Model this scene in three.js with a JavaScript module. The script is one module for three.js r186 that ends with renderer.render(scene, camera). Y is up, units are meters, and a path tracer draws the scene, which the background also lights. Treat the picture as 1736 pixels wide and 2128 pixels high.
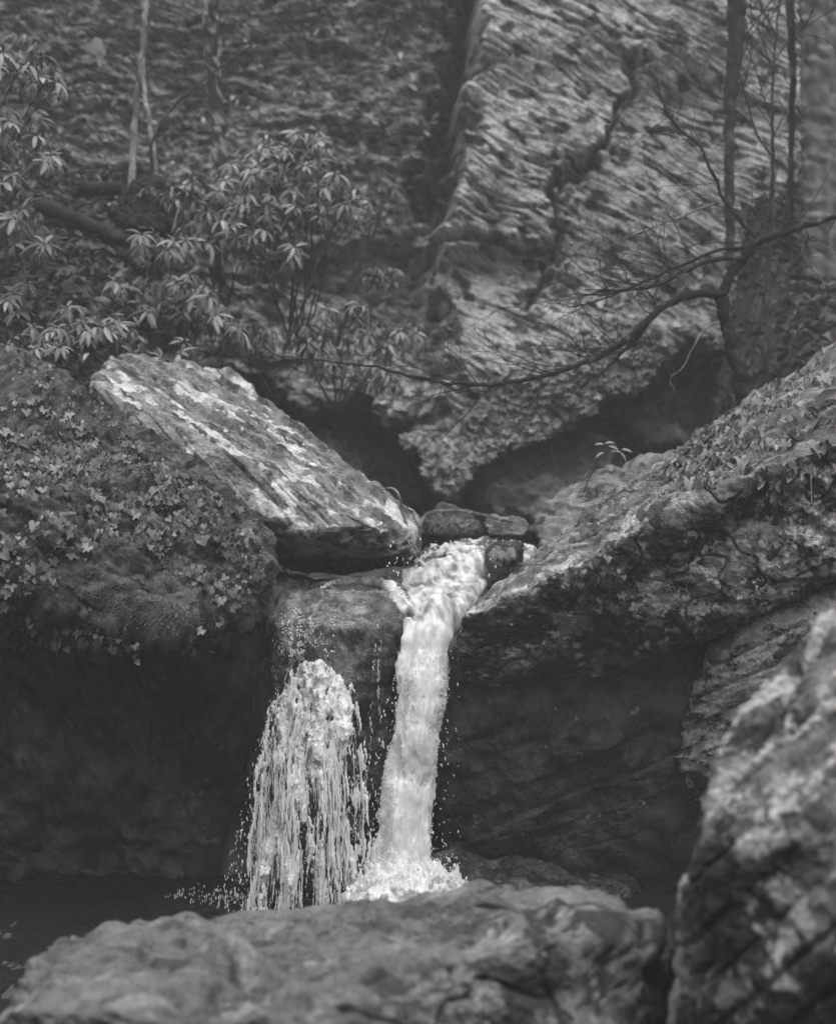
import * as THREE from 'three';
import { ConvexGeometry } from 'three/addons/geometries/ConvexGeometry.js';
import { mergeGeometries } from 'three/addons/utils/BufferGeometryUtils.js';

// ---------------------------------------------------------------- camera, sky, sun, exposure
const scene = new THREE.Scene();
const EYE = 2.1, FPX = 3156;                      // eye height over the pool; focal length in units of a 1736 x 2128 frame
const camera = new THREE.PerspectiveCamera(2 * Math.atan(1064 / FPX) * 180 / Math.PI, 835 / 1024, 0.1, 400);
camera.position.set(0, EYE, 0);
camera.lookAt(0, EYE, -10);
camera.focus = 7.8;
camera.userData.fStop = 1.4;

const SKY_W = 64, SKY_H = 32, skyData = new Float32Array(SKY_W * SKY_H * 4);
for (let j = 0; j < SKY_H; j++) {
  const el = ((j + 0.5) / SKY_H - 0.5) * Math.PI;   // overcast sky: three times brighter overhead than at the horizon
  const l = 1.0 * (1 + 2 * Math.max(0, Math.sin(el))) / 3;
  for (let i = 0; i < SKY_W; i++) skyData.set([l, l, l, 1], (j * SKY_W + i) * 4);
}
const skyTex = new THREE.DataTexture(skyData, SKY_W, SKY_H, THREE.RGBAFormat, THREE.FloatType);
skyTex.mapping = THREE.EquirectangularReflectionMapping;
skyTex.magFilter = THREE.LinearFilter; skyTex.needsUpdate = true;
scene.background = skyTex; scene.environment = skyTex;

const sun = new THREE.DirectionalLight(0xffffff, 0.9);   // thin spot of the overcast, high over the clearing
sun.position.set(5, 22, 3); sun.target.position.set(0, 1, -8);
sun.castShadow = true; sun.shadow.radius = 40; sun.shadow.mapSize.set(2048, 2048);
Object.assign(sun.shadow.camera, { left: -12, right: 12, top: 12, bottom: -12, near: 1, far: 60 });
scene.add(sun, sun.target);

const renderer = new THREE.WebGLRenderer({ antialias: true });
renderer.setSize(835, 1024);
renderer.toneMapping = THREE.LinearToneMapping;
renderer.toneMappingExposure = 3.65;
renderer.shadowMap.enabled = true;
renderer.shadowMap.type = THREE.PCFSoftShadowMap;
scene.fog = new THREE.FogExp2(0xffffff, 0.0095);          // thin haze added to lift the deepest blacks

// ---------------------------------------------------------------- helpers
const V = (x, y, z) => new THREE.Vector3(x, y, z);
const at = (px, py, d) => V((px - 868) / FPX * d, EYE - (py - 1064) / FPX * d, -d);
const seen = (x, y, z) => [868 - x / z * FPX, 1064 + (y - EYE) / z * FPX];
const clamp = (v, a = 0, b = 1) => v < a ? a : v > b ? b : v;
const mix = (a, b, t) => a + (b - a) * t;
const smooth = (a, b, v) => { const t = clamp((v - a) / (b - a)); return t * t * (3 - 2 * t); };
function rng(seed) { let s = seed >>> 0; return () => { s = (s + 0x6D2B79F5) >>> 0; let t = s; t = Math.imul(t ^ (t >>> 15), t | 1); t ^= t + Math.imul(t ^ (t >>> 7), t | 61); return ((t ^ (t >>> 14)) >>> 0) / 4294967296; }; }
const PERM = new Uint8Array(512);
{ const r = rng(77), p = [...Array(256).keys()]; for (let i = 255; i > 0; i--) { const j = Math.floor(r() * (i + 1)); [p[i], p[j]] = [p[j], p[i]]; } for (let i = 0; i < 512; i++) PERM[i] = p[i & 255]; }
const GX = [1, -1, 1, -1, 1, -1, 1, -1, 0, 0, 0, 0, 1, 0, -1, 0], GY = [1, 1, -1, -1, 0, 0, 0, 0, 1, -1, 1, -1, 1, -1, 1, -1], GZ = [0, 0, 0, 0, 1, 1, -1, -1, 1, 1, -1, -1, 0, 1, 0, -1];
function noise(x, y, z) {
  const xf = Math.floor(x), yf = Math.floor(y), zf = Math.floor(z), X = xf & 255, Y = yf & 255, Z = zf & 255;
  x -= xf; y -= yf; z -= zf;
  const u = x * x * x * (x * (x * 6 - 15) + 10), v = y * y * y * (y * (y * 6 - 15) + 10), w = z * z * z * (z * (z * 6 - 15) + 10);
  const A = PERM[X] + Y, AA = PERM[A] + Z, AB = PERM[A + 1] + Z, B = PERM[X + 1] + Y, BA = PERM[B] + Z, BB = PERM[B + 1] + Z;
  let h = PERM[AA] & 15; const n000 = GX[h] * x + GY[h] * y + GZ[h] * z;
  h = PERM[BA] & 15; const n100 = GX[h] * (x - 1) + GY[h] * y + GZ[h] * z;
  h = PERM[AB] & 15; const n010 = GX[h] * x + GY[h] * (y - 1) + GZ[h] * z;
  h = PERM[BB] & 15; const n110 = GX[h] * (x - 1) + GY[h] * (y - 1) + GZ[h] * z;
  h = PERM[AA + 1] & 15; const n001 = GX[h] * x + GY[h] * y + GZ[h] * (z - 1);
  h = PERM[BA + 1] & 15; const n101 = GX[h] * (x - 1) + GY[h] * y + GZ[h] * (z - 1);
  h = PERM[AB + 1] & 15; const n011 = GX[h] * x + GY[h] * (y - 1) + GZ[h] * (z - 1);
  h = PERM[BB + 1] & 15; const n111 = GX[h] * (x - 1) + GY[h] * (y - 1) + GZ[h] * (z - 1);
  const a = n000 + u * (n100 - n000), b = n010 + u * (n110 - n010), c = n001 + u * (n101 - n001), d = n011 + u * (n111 - n011);
  const e = a + v * (b - a), f = c + v * (d - c);
  return e + w * (f - e);
}
function fbm(x, y, z, oct = 3) { let s = 0, a = 1; for (let i = 0; i < oct; i++) { s += a * noise(x, y, z); x = x * 2.03 + 17.1; y = y * 2.03 + 9.2; z = z * 2.03 + 4.7; a *= 0.5; } return s; }
const hash1 = n => { const s = Math.sin(n * 127.1 + 311.7) * 43758.5453; return s - Math.floor(s); };
// stacked beds of rock: each bed stands out by its own amount, with a narrow open joint between beds
function beds(t, thick, x, z, amp, groove) {
  t += 0.25 * thick * noise(x * 2.1, t * 3, z * 2.1);
  const k = t / thick, id = Math.floor(k), f = k - id;
  const n0 = hash1(id) + 0.7 * noise(x * 1.3 + id * 7.3, id * 3.1, z * 1.3);
  const n1 = hash1(id + 1) + 0.7 * noise(x * 1.3 + (id + 1) * 7.3, (id + 1) * 3.1, z * 1.3);
  const edge = smooth(0.82, 1, f), g = Math.max(0, 1 - Math.abs(f - 0.93) / 0.09);
  return amp * (mix(n0, n1, edge) - 0.5) - groove * g * (0.6 + 0.8 * noise(x * 3, id * 5, z * 3));
}
function polyDist(line, x, y) {                     // distance from a point to a polyline
  let best = 1e9;
  for (let i = 0; i + 1 < line.length; i++) {
    const [ax, ay] = line[i], [bx, by] = line[i + 1], dx = bx - ax, dy = by - ay;
    const t = clamp(((x - ax) * dx + (y - ay) * dy) / (dx * dx + dy * dy));
    best = Math.min(best, Math.hypot(x - ax - t * dx, y - ay - t * dy));
  }
  return best;
}
function along(line, x) {                           // piecewise linear value
  if (x <= line[0][0]) return line[0][1];
  for (let i = 0; i + 1 < line.length; i++) if (x <= line[i + 1][0]) return mix(line[i][1], line[i + 1][1], (x - line[i][0]) / (line[i + 1][0] - line[i][0]));
  return line[line.length - 1][1];
}
const elev = (D) => (x, y) => [868 + x * FPX / D, 1064 - (y - EYE) * FPX / D];      // front elevation, drawn to the scale of depth D
function inside(poly, x, y) { let c = false; for (let i = 0, j = poly.length - 1; i < poly.length; j = i++) { const [xi, yi] = poly[i], [xj, yj] = poly[j]; if ((yi > y) !== (yj > y) && x < (xj - xi) * (y - yi) / (yj - yi) + xi) c = !c; } return c; }

const used = {};
function numbered(name) { const n = used[name] = (used[name] ?? -1) + 1; return n ? `${name}_${String(n).padStart(3, '0')}` : name; }
function tag(o, name, label, category, group, kind) {
  o.name = numbered(name); scene.add(o);
  o.userData = { label };
  if (category) o.userData.category = category;
  if (group) o.userData.group = group;
  if (kind) o.userData.kind = kind;
  return o;
}
function thing(name, label, category, base, group) { const g = new THREE.Group(); g.position.copy(base); return tag(g, name, label, category, group); }
function part(parent, name, geometry, material, kind) {   // geometry is in world coordinates
  const m = new THREE.Mesh(geometry, material); m.name = name;
  if (parent.position.lengthSq() > 0) geometry.translate(-parent.position.x, -parent.position.y, -parent.position.z);
  if (kind) m.userData.kind = kind;
  parent.add(m); return m;
}
const grey = (v, roughness = 0.9, more = {}) => new THREE.MeshStandardMaterial({ color: new THREE.Color().setRGB(v, v, v), roughness, ...more });
// stone grain, finer than the meshes: a speckle for the colour and a relief, both tiling
function tiling(seed, octaves) {
  const S = 1024, out = new Float32Array(S * S);
  for (const [P, a] of octaves) {
    const r = rng(seed + P), lat = new Float32Array(P * P).map(() => r() * 2 - 1);
    for (let j = 0; j < S; j++) { const y = j / S * P, y0 = Math.floor(y), fy = y - y0, wy = fy * fy * (3 - 2 * fy), ya = y0 % P * P, yb = (y0 + 1) % P * P;
      for (let i = 0; i < S; i++) { const x = i / S * P, x0 = Math.floor(x), fx = x - x0, wx = fx * fx * (3 - 2 * fx), xa = x0 % P, xb = (x0 + 1) % P; out[j * S + i] += a * mix(mix(lat[ya + xa], lat[ya + xb], wx), mix(lat[yb + xa], lat[yb + xb], wx), wy); } }
  }
  return out;
}
function greyTexture(values, lo, hi) {
  const d = new Uint8Array(values.length * 4); for (let i = 0; i < values.length; i++) { const v = Math.round(255 * clamp(mix(lo, hi, clamp(values[i] * 0.5 + 0.5)))); d[i * 4] = d[i * 4 + 1] = d[i * 4 + 2] = v; d[i * 4 + 3] = 255; }
  const t = new THREE.DataTexture(d, 1024, 1024); t.wrapS = t.wrapT = THREE.RepeatWrapping; t.magFilter = THREE.LinearFilter; t.minFilter = THREE.LinearMipmapLinearFilter; t.needsUpdate = true; return t;
}
const grainMap = greyTexture(tiling(3, [[23, 0.25], [61, 0.35], [147, 0.45], [330, 0.5]]), 0.35, 1.0), reliefMap = greyTexture(tiling(8, [[17, 0.3], [43, 0.35], [110, 0.35], [260, 0.3]]), 0, 1);
const stone = (roughness, more = {}) => new THREE.MeshPhysicalMaterial({ color: new THREE.Color().setRGB(1.45, 1.45, 1.45), vertexColors: true, roughness, map: grainMap, bumpMap: reliefMap, bumpScale: 0.012, ...more });
function stoneUv(g, size = 0.85) { const p = g.attributes.position, uv = new Float32Array(p.count * 2); for (let i = 0; i < p.count; i++) { uv[i * 2] = (p.getX(i) + 0.35 * p.getZ(i)) / size; uv[i * 2 + 1] = (p.getY(i) - 0.8 * p.getZ(i)) / size; } g.setAttribute('uv', new THREE.BufferAttribute(uv, 2)); return g; }
const vertexGrey = (roughness, more = {}) => new THREE.MeshPhysicalMaterial({ color: 0xffffff, vertexColors: true, roughness, ...more });

function tube(points, radii, sides = 6, wobble = 0, seed = 1) {
  const curve = new THREE.CatmullRomCurve3(points), n = Math.min(140, Math.max(4, points.length * (points.length > 20 ? 2 : 4))), pos = [], idx = [];
  let up = V(0.3, 0.1, 1).normalize();
  for (let i = 0; i <= n; i++) {
    const t = i / n, p = curve.getPoint(t), tan = curve.getTangent(t);
    const a = up.clone().cross(tan).normalize(), b = tan.clone().cross(a).normalize(); up = b;
    const k = t * (radii.length - 1), k0 = Math.min(radii.length - 2, Math.floor(k)), r = radii.length > 1 ? mix(radii[k0], radii[k0 + 1], k - k0) : radii[0];
    for (let s = 0; s < sides; s++) {
      const th = s / sides * Math.PI * 2, rr = r * (1 + wobble * noise(i * 0.7 + seed * 3.1, Math.cos(th) * 1.4, Math.sin(th) * 1.4));
      pos.push(p.x + (a.x * Math.cos(th) + b.x * Math.sin(th)) * rr, p.y + (a.y * Math.cos(th) + b.y * Math.sin(th)) * rr, p.z + (a.z * Math.cos(th) + b.z * Math.sin(th)) * rr);
    }
  }
  for (let i = 0; i < n; i++) for (let s = 0; s < sides; s++) { const s1 = (s + 1) % sides, a = i * sides + s, b = i * sides + s1, c = a + sides, d = b + sides; idx.push(a, b, c, b, d, c); }
  const c0 = pos.length / 3; pos.push(...curve.getPoint(0).toArray(), ...curve.getPoint(1).toArray());
  for (let s = 0; s < sides; s++) { const s1 = (s + 1) % sides; idx.push(c0, s1, s, c0 + 1, n * sides + s, n * sides + s1); }
  const g = new THREE.BufferGeometry(); g.setAttribute('position', new THREE.Float32BufferAttribute(pos, 3)); g.setIndex(idx); g.computeVertexNormals(); return g;
}
// trunk or limb with furrowed, blotched bark
function barkTube(points, radii, { sides = 14, seed = 1, base = 0.02, lichen = 0.2, amount = 0.1, wobble = 0.3 } = {}) {
  const dense = new THREE.CatmullRomCurve3(points), len = dense.getLength(), n = clamp(Math.round(len / 0.05), 5, 70), pts = dense.getSpacedPoints(n);
  pts.forEach((q, i) => { const k = Math.min(i, n - i, 3) / 3, a = (0.5 * radii[0] + 0.006) * k; if (radii[0] > 0.1) return; q.add(V(a * noise(i * 0.45, seed, 1), a * noise(i * 0.45, seed, 7), a * noise(i * 0.45, seed, 13))); });
  const g = tube(pts, radii, sides, wobble, seed), p = g.attributes.position, nr = g.attributes.normal, col = new Float32Array(p.count * 3);
  for (let i = 0; i < p.count; i++) {
    const x = p.getX(i), y = p.getY(i), z = p.getZ(i), r = 0.10 * radii[0] * (noise(x * 30 + seed, y * 4, z * 30) + noise(x * 70, y * 9, z * 70) * 0.6);
    p.setXYZ(i, x + nr.getX(i) * r, y + nr.getY(i) * r, z + nr.getZ(i) * r);
    const v = mottle(x * 2.2 + seed, y * 0.9, z * 2.2, base, { lichen, amount, stain: base * 0.5, stains: -0.2, scale: 2 }); col[i * 3] = col[i * 3 + 1] = col[i * 3 + 2] = v;
  }
  g.setAttribute('color', new THREE.BufferAttribute(col, 3)); g.computeVertexNormals(); return g;
}
// a curve of n points that wanders like a twig
function wander(p, dir, len, n, r, bend, sag = 0) {
  const out = [p.clone()], d = dir.clone().normalize(), q = p.clone();
  for (let i = 0; i < n; i++) { d.add(V((r() - 0.5) * bend, (r() - 0.5) * bend - sag, (r() - 0.5) * bend)).normalize(); q.addScaledVector(d, len / n); out.push(q.clone()); }
  return out;
}

// ---------------------------------------------------------------- boulders: a rounded polyhedron through given corners, roughened
const FACES = [[0, 1], [0, -1], [1, 1], [1, -1], [2, 1], [2, -1]];
function boulderShape(corners, { N = 160, low = ['1-1', '2-1'], p = 22, disp, colour }) {
  const hull = new ConvexGeometry(corners).attributes.position, planes = [], c = V(0, 0, 0), box = new THREE.Box3().setFromPoints(corners);
  for (const q of corners) c.addScaledVector(q, 1 / corners.length);
  const a = V(), b = V(), d = V();
  for (let i = 0; i < hull.count; i += 3) {
    a.fromBufferAttribute(hull, i); b.fromBufferAttribute(hull, i + 1); d.fromBufferAttribute(hull, i + 2);
    const n = b.clone().sub(a).cross(d.clone().sub(a)); if (n.length() < 1e-7) continue; n.normalize();
    const h = n.dot(a) - n.dot(c); if (h < 1e-4) continue;
    if (!planes.some(q => q.n.dot(n) > 0.999 && Math.abs(q.h - h) < 0.01)) planes.push({ n, h });
  }
  const ext = box.getSize(V()).multiplyScalar(0.5), pos = [], idx = [], col = [], seam = new Map(), q = [0, 0, 0], nrm = V();
  for (const [ax, sg] of FACES) {
    const M = low.includes(`${ax}${sg}`) ? Math.max(12, N >> 2) : N, ids = new Int32Array((M + 1) * (M + 1));
    for (let j = 0; j <= M; j++) for (let i = 0; i <= M; i++) {
      q[ax] = sg; q[(ax + 1) % 3] = Math.tan((i / M * 2 - 1) * Math.PI / 4); q[(ax + 2) % 3] = Math.tan((j / M * 2 - 1) * Math.PI / 4);
      const border = i === 0 || j === 0 || i === M || j === M, key = border ? `${q[0].toFixed(4)},${q[1].toFixed(4)},${q[2].toFixed(4)}` : null;
      if (border && seam.has(key)) { ids[j * (M + 1) + i] = seam.get(key); continue; }
      let dx = q[0] * ext.x, dy = q[1] * ext.y, dz = q[2] * ext.z; const l = 1 / Math.hypot(dx, dy, dz); dx *= l; dy *= l; dz *= l;
      let s = 0, nx = 0, ny = 0, nz = 0, top = 0;
      for (const { n, h } of planes) { const t = (n.x * dx + n.y * dy + n.z * dz) / h; if (t > top) top = t; }
      for (const { n, h } of planes) { const t = (n.x * dx + n.y * dy + n.z * dz) / h / top; if (t > 0.3) { const w = Math.pow(t, p); s += w; const k = w / t / h; nx += n.x * k; ny += n.y * k; nz += n.z * k; } }
      const r = 1 / (top * Math.pow(s, 1 / p)), nl = 1 / Math.hypot(nx, ny, nz); nrm.set(nx * nl, ny * nl, nz * nl);
      let x = c.x + dx * r, y = c.y + dy * r, z = c.z + dz * r;
      const o = disp(x, y, z, nrm), g = colour(x, y, z);
      x += nrm.x * o; y += nrm.y * o; z += nrm.z * o;
      const id = pos.length / 3; pos.push(x, y, z); col.push(g, g, g);
      ids[j * (M + 1) + i] = id; if (border) seam.set(key, id);
    }
    for (let j = 0; j < M; j++) for (let i = 0; i < M; i++) {
      const A = ids[j * (M + 1) + i], B = ids[j * (M + 1) + i + 1], C = ids[(j + 1) * (M + 1) + i], D = ids[(j + 1) * (M + 1) + i + 1];
      if (sg > 0) idx.push(A, B, C, B, D, C); else idx.push(A, C, B, B, C, D);
    }
  }
  const g = new THREE.BufferGeometry();
  g.setAttribute('position', new THREE.Float32BufferAttribute(pos, 3)); g.setAttribute('color', new THREE.Float32BufferAttribute(col, 3)); g.setIndex(idx); g.computeVertexNormals();
  return g;
}
// thin open cracks along the zero lines of a noise
const cracks = (x, y, z, f, w) => { const c = Math.abs(noise(x * f, y * f, z * f) + 0.35 * noise(x * f * 3, y * f * 3, z * f * 3)); return c < w * 3 ? Math.exp(-(c / w) * (c / w)) : 0; };
const P = list => list.map(a => at(...a));
// rock colour: mottled base, dark stains and pale crusts of lichen with ragged outlines
function mottle(x, y, z, base, { lichen = 0.4, amount = 0, stain = 0.03, stains = -1, scale = 1, grain = 0.5, off = 0 } = {}) {
  const X = x * scale + off, Y = y * scale + off * 0.7, Z = z * scale;
  const n1 = fbm(X * 2.6, Y * 2.6, Z * 2.6, 2), n2 = fbm(X * 11, Y * 11, Z * 11, 3), n3 = noise(X * 60, Y * 60, Z * 60);
  let a = base * Math.max(0.3, 1 + 0.7 * n1 + 0.9 * n2 * grain + 0.7 * n3 * grain);
  const s = n1 * 0.8 + n2 * 0.6 + 0.25 * n3;
  a = mix(a, stain * (1 + 0.6 * n3), smooth(0.06, -0.06, s - stains));
  const m = fbm(X * 4.3 + 31, Y * 4.3, Z * 4.3 + 8, 2) + 0.55 * fbm(X * 19 + 3, Y * 19, Z * 19, 2) + 0.2 * n3;
  return mix(a, lichen * (1 + 0.35 * n2 + 0.4 * n3), smooth(-0.05, 0.05, m - (1 - amount) * 0.9 + 0.35));
}
function boulder(name, label, category, corners, opts, roughness = 0.85, more = {}) {
  const cs = P(corners), g = boulderShape(cs, opts), m = new THREE.Mesh(stoneUv(g), stone(roughness, more));
  return tag(m, name, label, category, opts.group);
}
const rough = (a, f = 1) => (x, y, z) => a * (fbm(x * 1.7 * f, y * 1.7 * f, z * 1.7 * f, 3) * 0.55 + 0.22 * fbm(x * 9 * f, y * 9 * f, z * 9 * f, 3) + 0.06 * noise(x * 50, y * 50, z * 50));

// ---------------------------------------------------------------- ground: stream bed, ravine banks
function groundY(x, z) {
  const d = -z;
  let h = mix(-0.55, 1.5, smooth(8.5, 9.3, d)) + Math.max(0, d - 9.3) * 0.06;
  if (d < 3.2) h = mix(h, 0.35, smooth(3.2, 1.5, d));
  h += smooth(-1.0, 10, z) * 11;                         // far side of the ravine, unseen behind the camera, raised to darken facing rock
  const wild = 0.35 * fbm(x * 0.6, z * 0.6, 3.3, 3);
  const left = (d > 9.2 ? 2.45 + (Math.min(d, 12.3) - 9.3) * 0.78 : mix(0.4, 2.45, smooth(3, 9.2, d))) + Math.max(0, -x - 4) * 0.7;
  const edgeL = d > 9.2 ? -1.15 - 0.10 * (d - 9) : -2.75;
  h = mix(h, Math.max(h, left), smooth(edgeL, edgeL - 0.9, x + wild * 0.6));
  const right = (d > 9.4 ? 2.35 + (d - 9.4) * 0.62 : mix(0.4, 2.3, smooth(3, 9.4, d))) + Math.max(0, x - 3.2) * 0.75;
  const edgeR = d > 9.4 ? 1.95 + 0.08 * (d - 9.4) : 2.9;
  h = mix(h, Math.max(h, right), smooth(edgeR, edgeR + 0.8, x + wild * 0.5));
  return h + wild * 0.35 + 0.05 * fbm(x * 4, z * 4, 1.2, 2);
}
{
  const xs = [], zs = [];
  for (let x = -60; x < -5; x += 2.5) xs.push(x); for (let x = -5; x < 5; x += 0.07) xs.push(x); for (let x = 5; x <= 60; x += 2.5) xs.push(x);
  for (let z = -70; z < -16; z += 3) zs.push(z); for (let z = -16; z < -8.6; z += 0.07) zs.push(z); for (let z = -8.6; z < 2; z += 0.15) zs.push(z); for (let z = 2; z <= 60; z += 2) zs.push(z);
  const pos = [], col = [], idx = [];
  for (const z of zs) for (const x of xs) {
    const far = Math.max(0, -z - 15) * 0.9;
    const y = groundY(x, z) + Math.min(far, 9); pos.push(x, y, z);
    const v = mottle(x, y, z, 0.06, { lichen: 0.2, amount: 0.1, stain: 0.02, stains: -0.08, scale: 1.4 }); col.push(v, v, v);
  }
  for (let j = 0; j + 1 < zs.length; j++) for (let i = 0; i + 1 < xs.length; i++) { const a = j * xs.length + i, b = a + 1, c = a + xs.length, d = c + 1; idx.push(a, c, b, b, c, d); }
  const g = new THREE.BufferGeometry(); g.setAttribute('position', new THREE.Float32BufferAttribute(pos, 3)); g.setAttribute('color', new THREE.Float32BufferAttribute(col, 3)); g.setIndex(idx); g.computeVertexNormals();
  tag(new THREE.Mesh(g, vertexGrey(0.95)), 'ground', 'dark forest floor of the ravine banks and stream bed', null, null, 'structure');
}

// ---------------------------------------------------------------- cliff
const CREF = 13.4 / FPX;
const edgeLine = [[-900, 1010], [0, 985], [230, 955], [420, 915], [520, 900], [700, 915], [860, 880], [1100, 880]];
const bottomLine = [[-400, 720], [540, 770], [640, 860], [760, 830], [850, 905], [890, 985], [925, 1050], [975, 1030], [1000, 965], [1060, 935], [1190, 880], [1260, 825], [1330, 790], [1400, 735], [1520, 720], [1800, 640], [2400, 500]];
const crackLine = [[1330, 120], [1290, 195], [1262, 285], [1190, 372], [1150, 470], [1140, 525], [1118, 570], [1085, 650]];
const crackLine2 = [[880, 480], [960, 488], [1040, 502], [1140, 528]];
function cliffZ(x, y) {
  let px = 868 + x / CREF, py = 1064 - (y - EYE) / CREF;
  px += 40 * fbm(x * 1.5, y * 1.5, 5, 2) + 34 * fbm(x * 4.5, y * 4.5, 15, 4); py += 22 * fbm(x * 1.3 + 40, y * 1.3, 5, 2) + 15 * fbm(x * 5, y * 5, 25, 3);
  const e = along(edgeLine, py), m = smooth(e - 40, e + 40, px);
  const Y = y - EYE;
  // left part: thin level beds
  let zl = -14.1 - 0.06 * Y + 0.25 * fbm(x * 0.7, y * 0.7, 2, 2);
  const tl = y + 0.22 * fbm(x * 0.9, y * 1.1, 7, 3), keep = smooth(-0.28, 0.2, fbm(x * 1.4, y * 1.6, 33, 2));
  zl += keep * (beds(tl, 0.15, x * 1.6, 0, 0.16, 0.12) + beds(tl + 0.04, 0.05, x * 3.5 + 9, 3, 0.07, 0.05)) + 0.08 * fbm(x * 5, y * 7, 1, 4) + 0.05 * noise(x * 24, y * 34, 4);
  const alcove = smooth(525, 560, px) * smooth(478, 492, py + 8 * noise(x * 5, 0, 0)) * smooth(740, 640, py);
  zl -= 0.3 * alcove;
  zl += 0.9 * smooth(690, 850, py) * smooth(520, 620, px);
  // right part: beds that dip to the right
  let zr = -12.75 - 0.2 * Y + 0.3 * fbm(x * 0.8, y * 0.8, 12, 2);
  const tr = x * 0.5 + y * 0.866 + 0.06 * fbm(x * 0.8, y * 0.8, 3, 2), sr = x * 0.866 - y * 0.5;
  zr += beds(tr, 0.21, sr * 1.2, 5, 0.035, 0.05) + beds(tr + 0.03, 0.05, sr * 2 + 4, 8, 0.016, 0.024) + 0.04 * fbm(x * 4, y * 4, 6, 3) + 0.009 * noise(x * 30, y * 30, 2) - 0.10 * cracks(sr * 0.45, tr * 2.2, 3, 2.1, 0.035) * smooth(-0.2, 0.1, noise(x * 1.5, y * 1.5, 44));
  const pock = noise(sr * 3.4, tr * 9, 4); zr -= 0.09 * smooth(0.38, 0.5, pock);
  const c1 = polyDist(crackLine, px, py), wr = Math.max(0.25, 0.75 + 0.9 * noise(y * 3, 2, 2));
  zr -= 0.36 * Math.exp(-Math.pow(c1 / (13 * wr), 2)) * (px > 1000 ? 1 : 0);
  zr -= 0.3 * Math.exp(-Math.pow(polyDist(crackLine2, px, py) / 9, 2));
  zr -= 0.35 * smooth(1140, 1060, px) * smooth(500, 540, py) * smooth(760, 560, py);
  zr -= 0.12 * smooth(6, 40, px - along(crackLine.map(([a, b]) => [b, a]), py)) * smooth(60, 200, py) * smooth(700, 600, py);
  let z = mix(zl, zr, m);
  z -= 0.7 * Math.exp(-Math.pow((px - e + 25) / 34, 2)) * smooth(470, 380, py);          // cleft between the two parts
  const b = along(bottomLine, px);
  z -= 1.5 * smooth(b - 6, b + 40, py);                                                // hollow under the cliff's foot
  if (py < -350) z -= (-350 - py) * CREF * 0.9;                                          // the brow leans away
  return [z, m, px, py];
}
{
  const xs = [], ys = [];
  for (let x = -9; x < -4.2; x += 0.12) xs.push(x); for (let x = -4.2; x < 4.3; x += 0.0195) xs.push(x); for (let x = 4.3; x <= 9; x += 0.12) xs.push(x);
  for (let y = 1; y < 7.1; y += 0.017) ys.push(y); for (let y = 7.1; y <= 11; y += 0.1) ys.push(y);
  const pos = [], col = [], idx = [];
  for (const y of ys) for (const x of xs) {
    const [z, m, px, py] = cliffZ(x, y); pos.push(x, y, z);
    const tl = y * 9, sr = x * 0.866 - y * 0.5, tr = x * 0.5 + y * 0.866;
    const sl = fbm(x * 8, tl * 2.4, 3, 3), sp = fbm(sr * 6, tr * 40, 5, 3), n = noise(x * 38, y * 44, 1);
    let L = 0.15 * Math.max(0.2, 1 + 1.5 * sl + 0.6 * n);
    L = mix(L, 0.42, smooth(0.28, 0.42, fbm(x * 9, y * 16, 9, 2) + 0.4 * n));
    const pale = smooth(530, 580, px) * smooth(485, 505, py) * smooth(760, 700, py);        // clean, pale rock face under the ledge
    L = mix(L, 0.42 * (1 + 0.8 * sl + 0.5 * n), pale * smooth(-0.25, -0.05, fbm(x * 5, y * 5, 3, 2)));
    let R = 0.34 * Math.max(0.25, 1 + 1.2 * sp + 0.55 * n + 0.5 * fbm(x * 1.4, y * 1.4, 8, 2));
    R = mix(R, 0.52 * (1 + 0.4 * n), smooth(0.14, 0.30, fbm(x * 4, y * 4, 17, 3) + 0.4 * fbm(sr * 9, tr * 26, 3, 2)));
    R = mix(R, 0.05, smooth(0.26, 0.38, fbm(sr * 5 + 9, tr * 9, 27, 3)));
    const b = along(bottomLine, px), wet = smooth(b, b + 18, py + 20 * noise(x * 6, y * 6, 4));  // shade of the hollow under the cliff foot, painted into the rock colour
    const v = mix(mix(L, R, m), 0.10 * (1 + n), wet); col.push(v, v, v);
  }
  for (let j = 0; j + 1 < ys.length; j++) for (let i = 0; i + 1 < xs.length; i++) { const a = j * xs.length + i, b = a + 1, c = a + xs.length, d = c + 1; idx.push(a, b, c, b, d, c); }
  const g = new THREE.BufferGeometry(); g.setAttribute('position', new THREE.Float32BufferAttribute(pos, 3)); g.setAttribute('color', new THREE.Float32BufferAttribute(col, 3)); g.setIndex(idx); g.computeVertexNormals();
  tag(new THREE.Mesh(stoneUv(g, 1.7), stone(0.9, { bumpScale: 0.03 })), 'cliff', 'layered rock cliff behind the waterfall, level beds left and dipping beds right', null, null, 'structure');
}
console.log('cliff');

// ---------------------------------------------------------------- the boulders round the fall
const dotv = (n, x, y, z) => n[0] * x + n[1] * y + n[2] * z;
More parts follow.
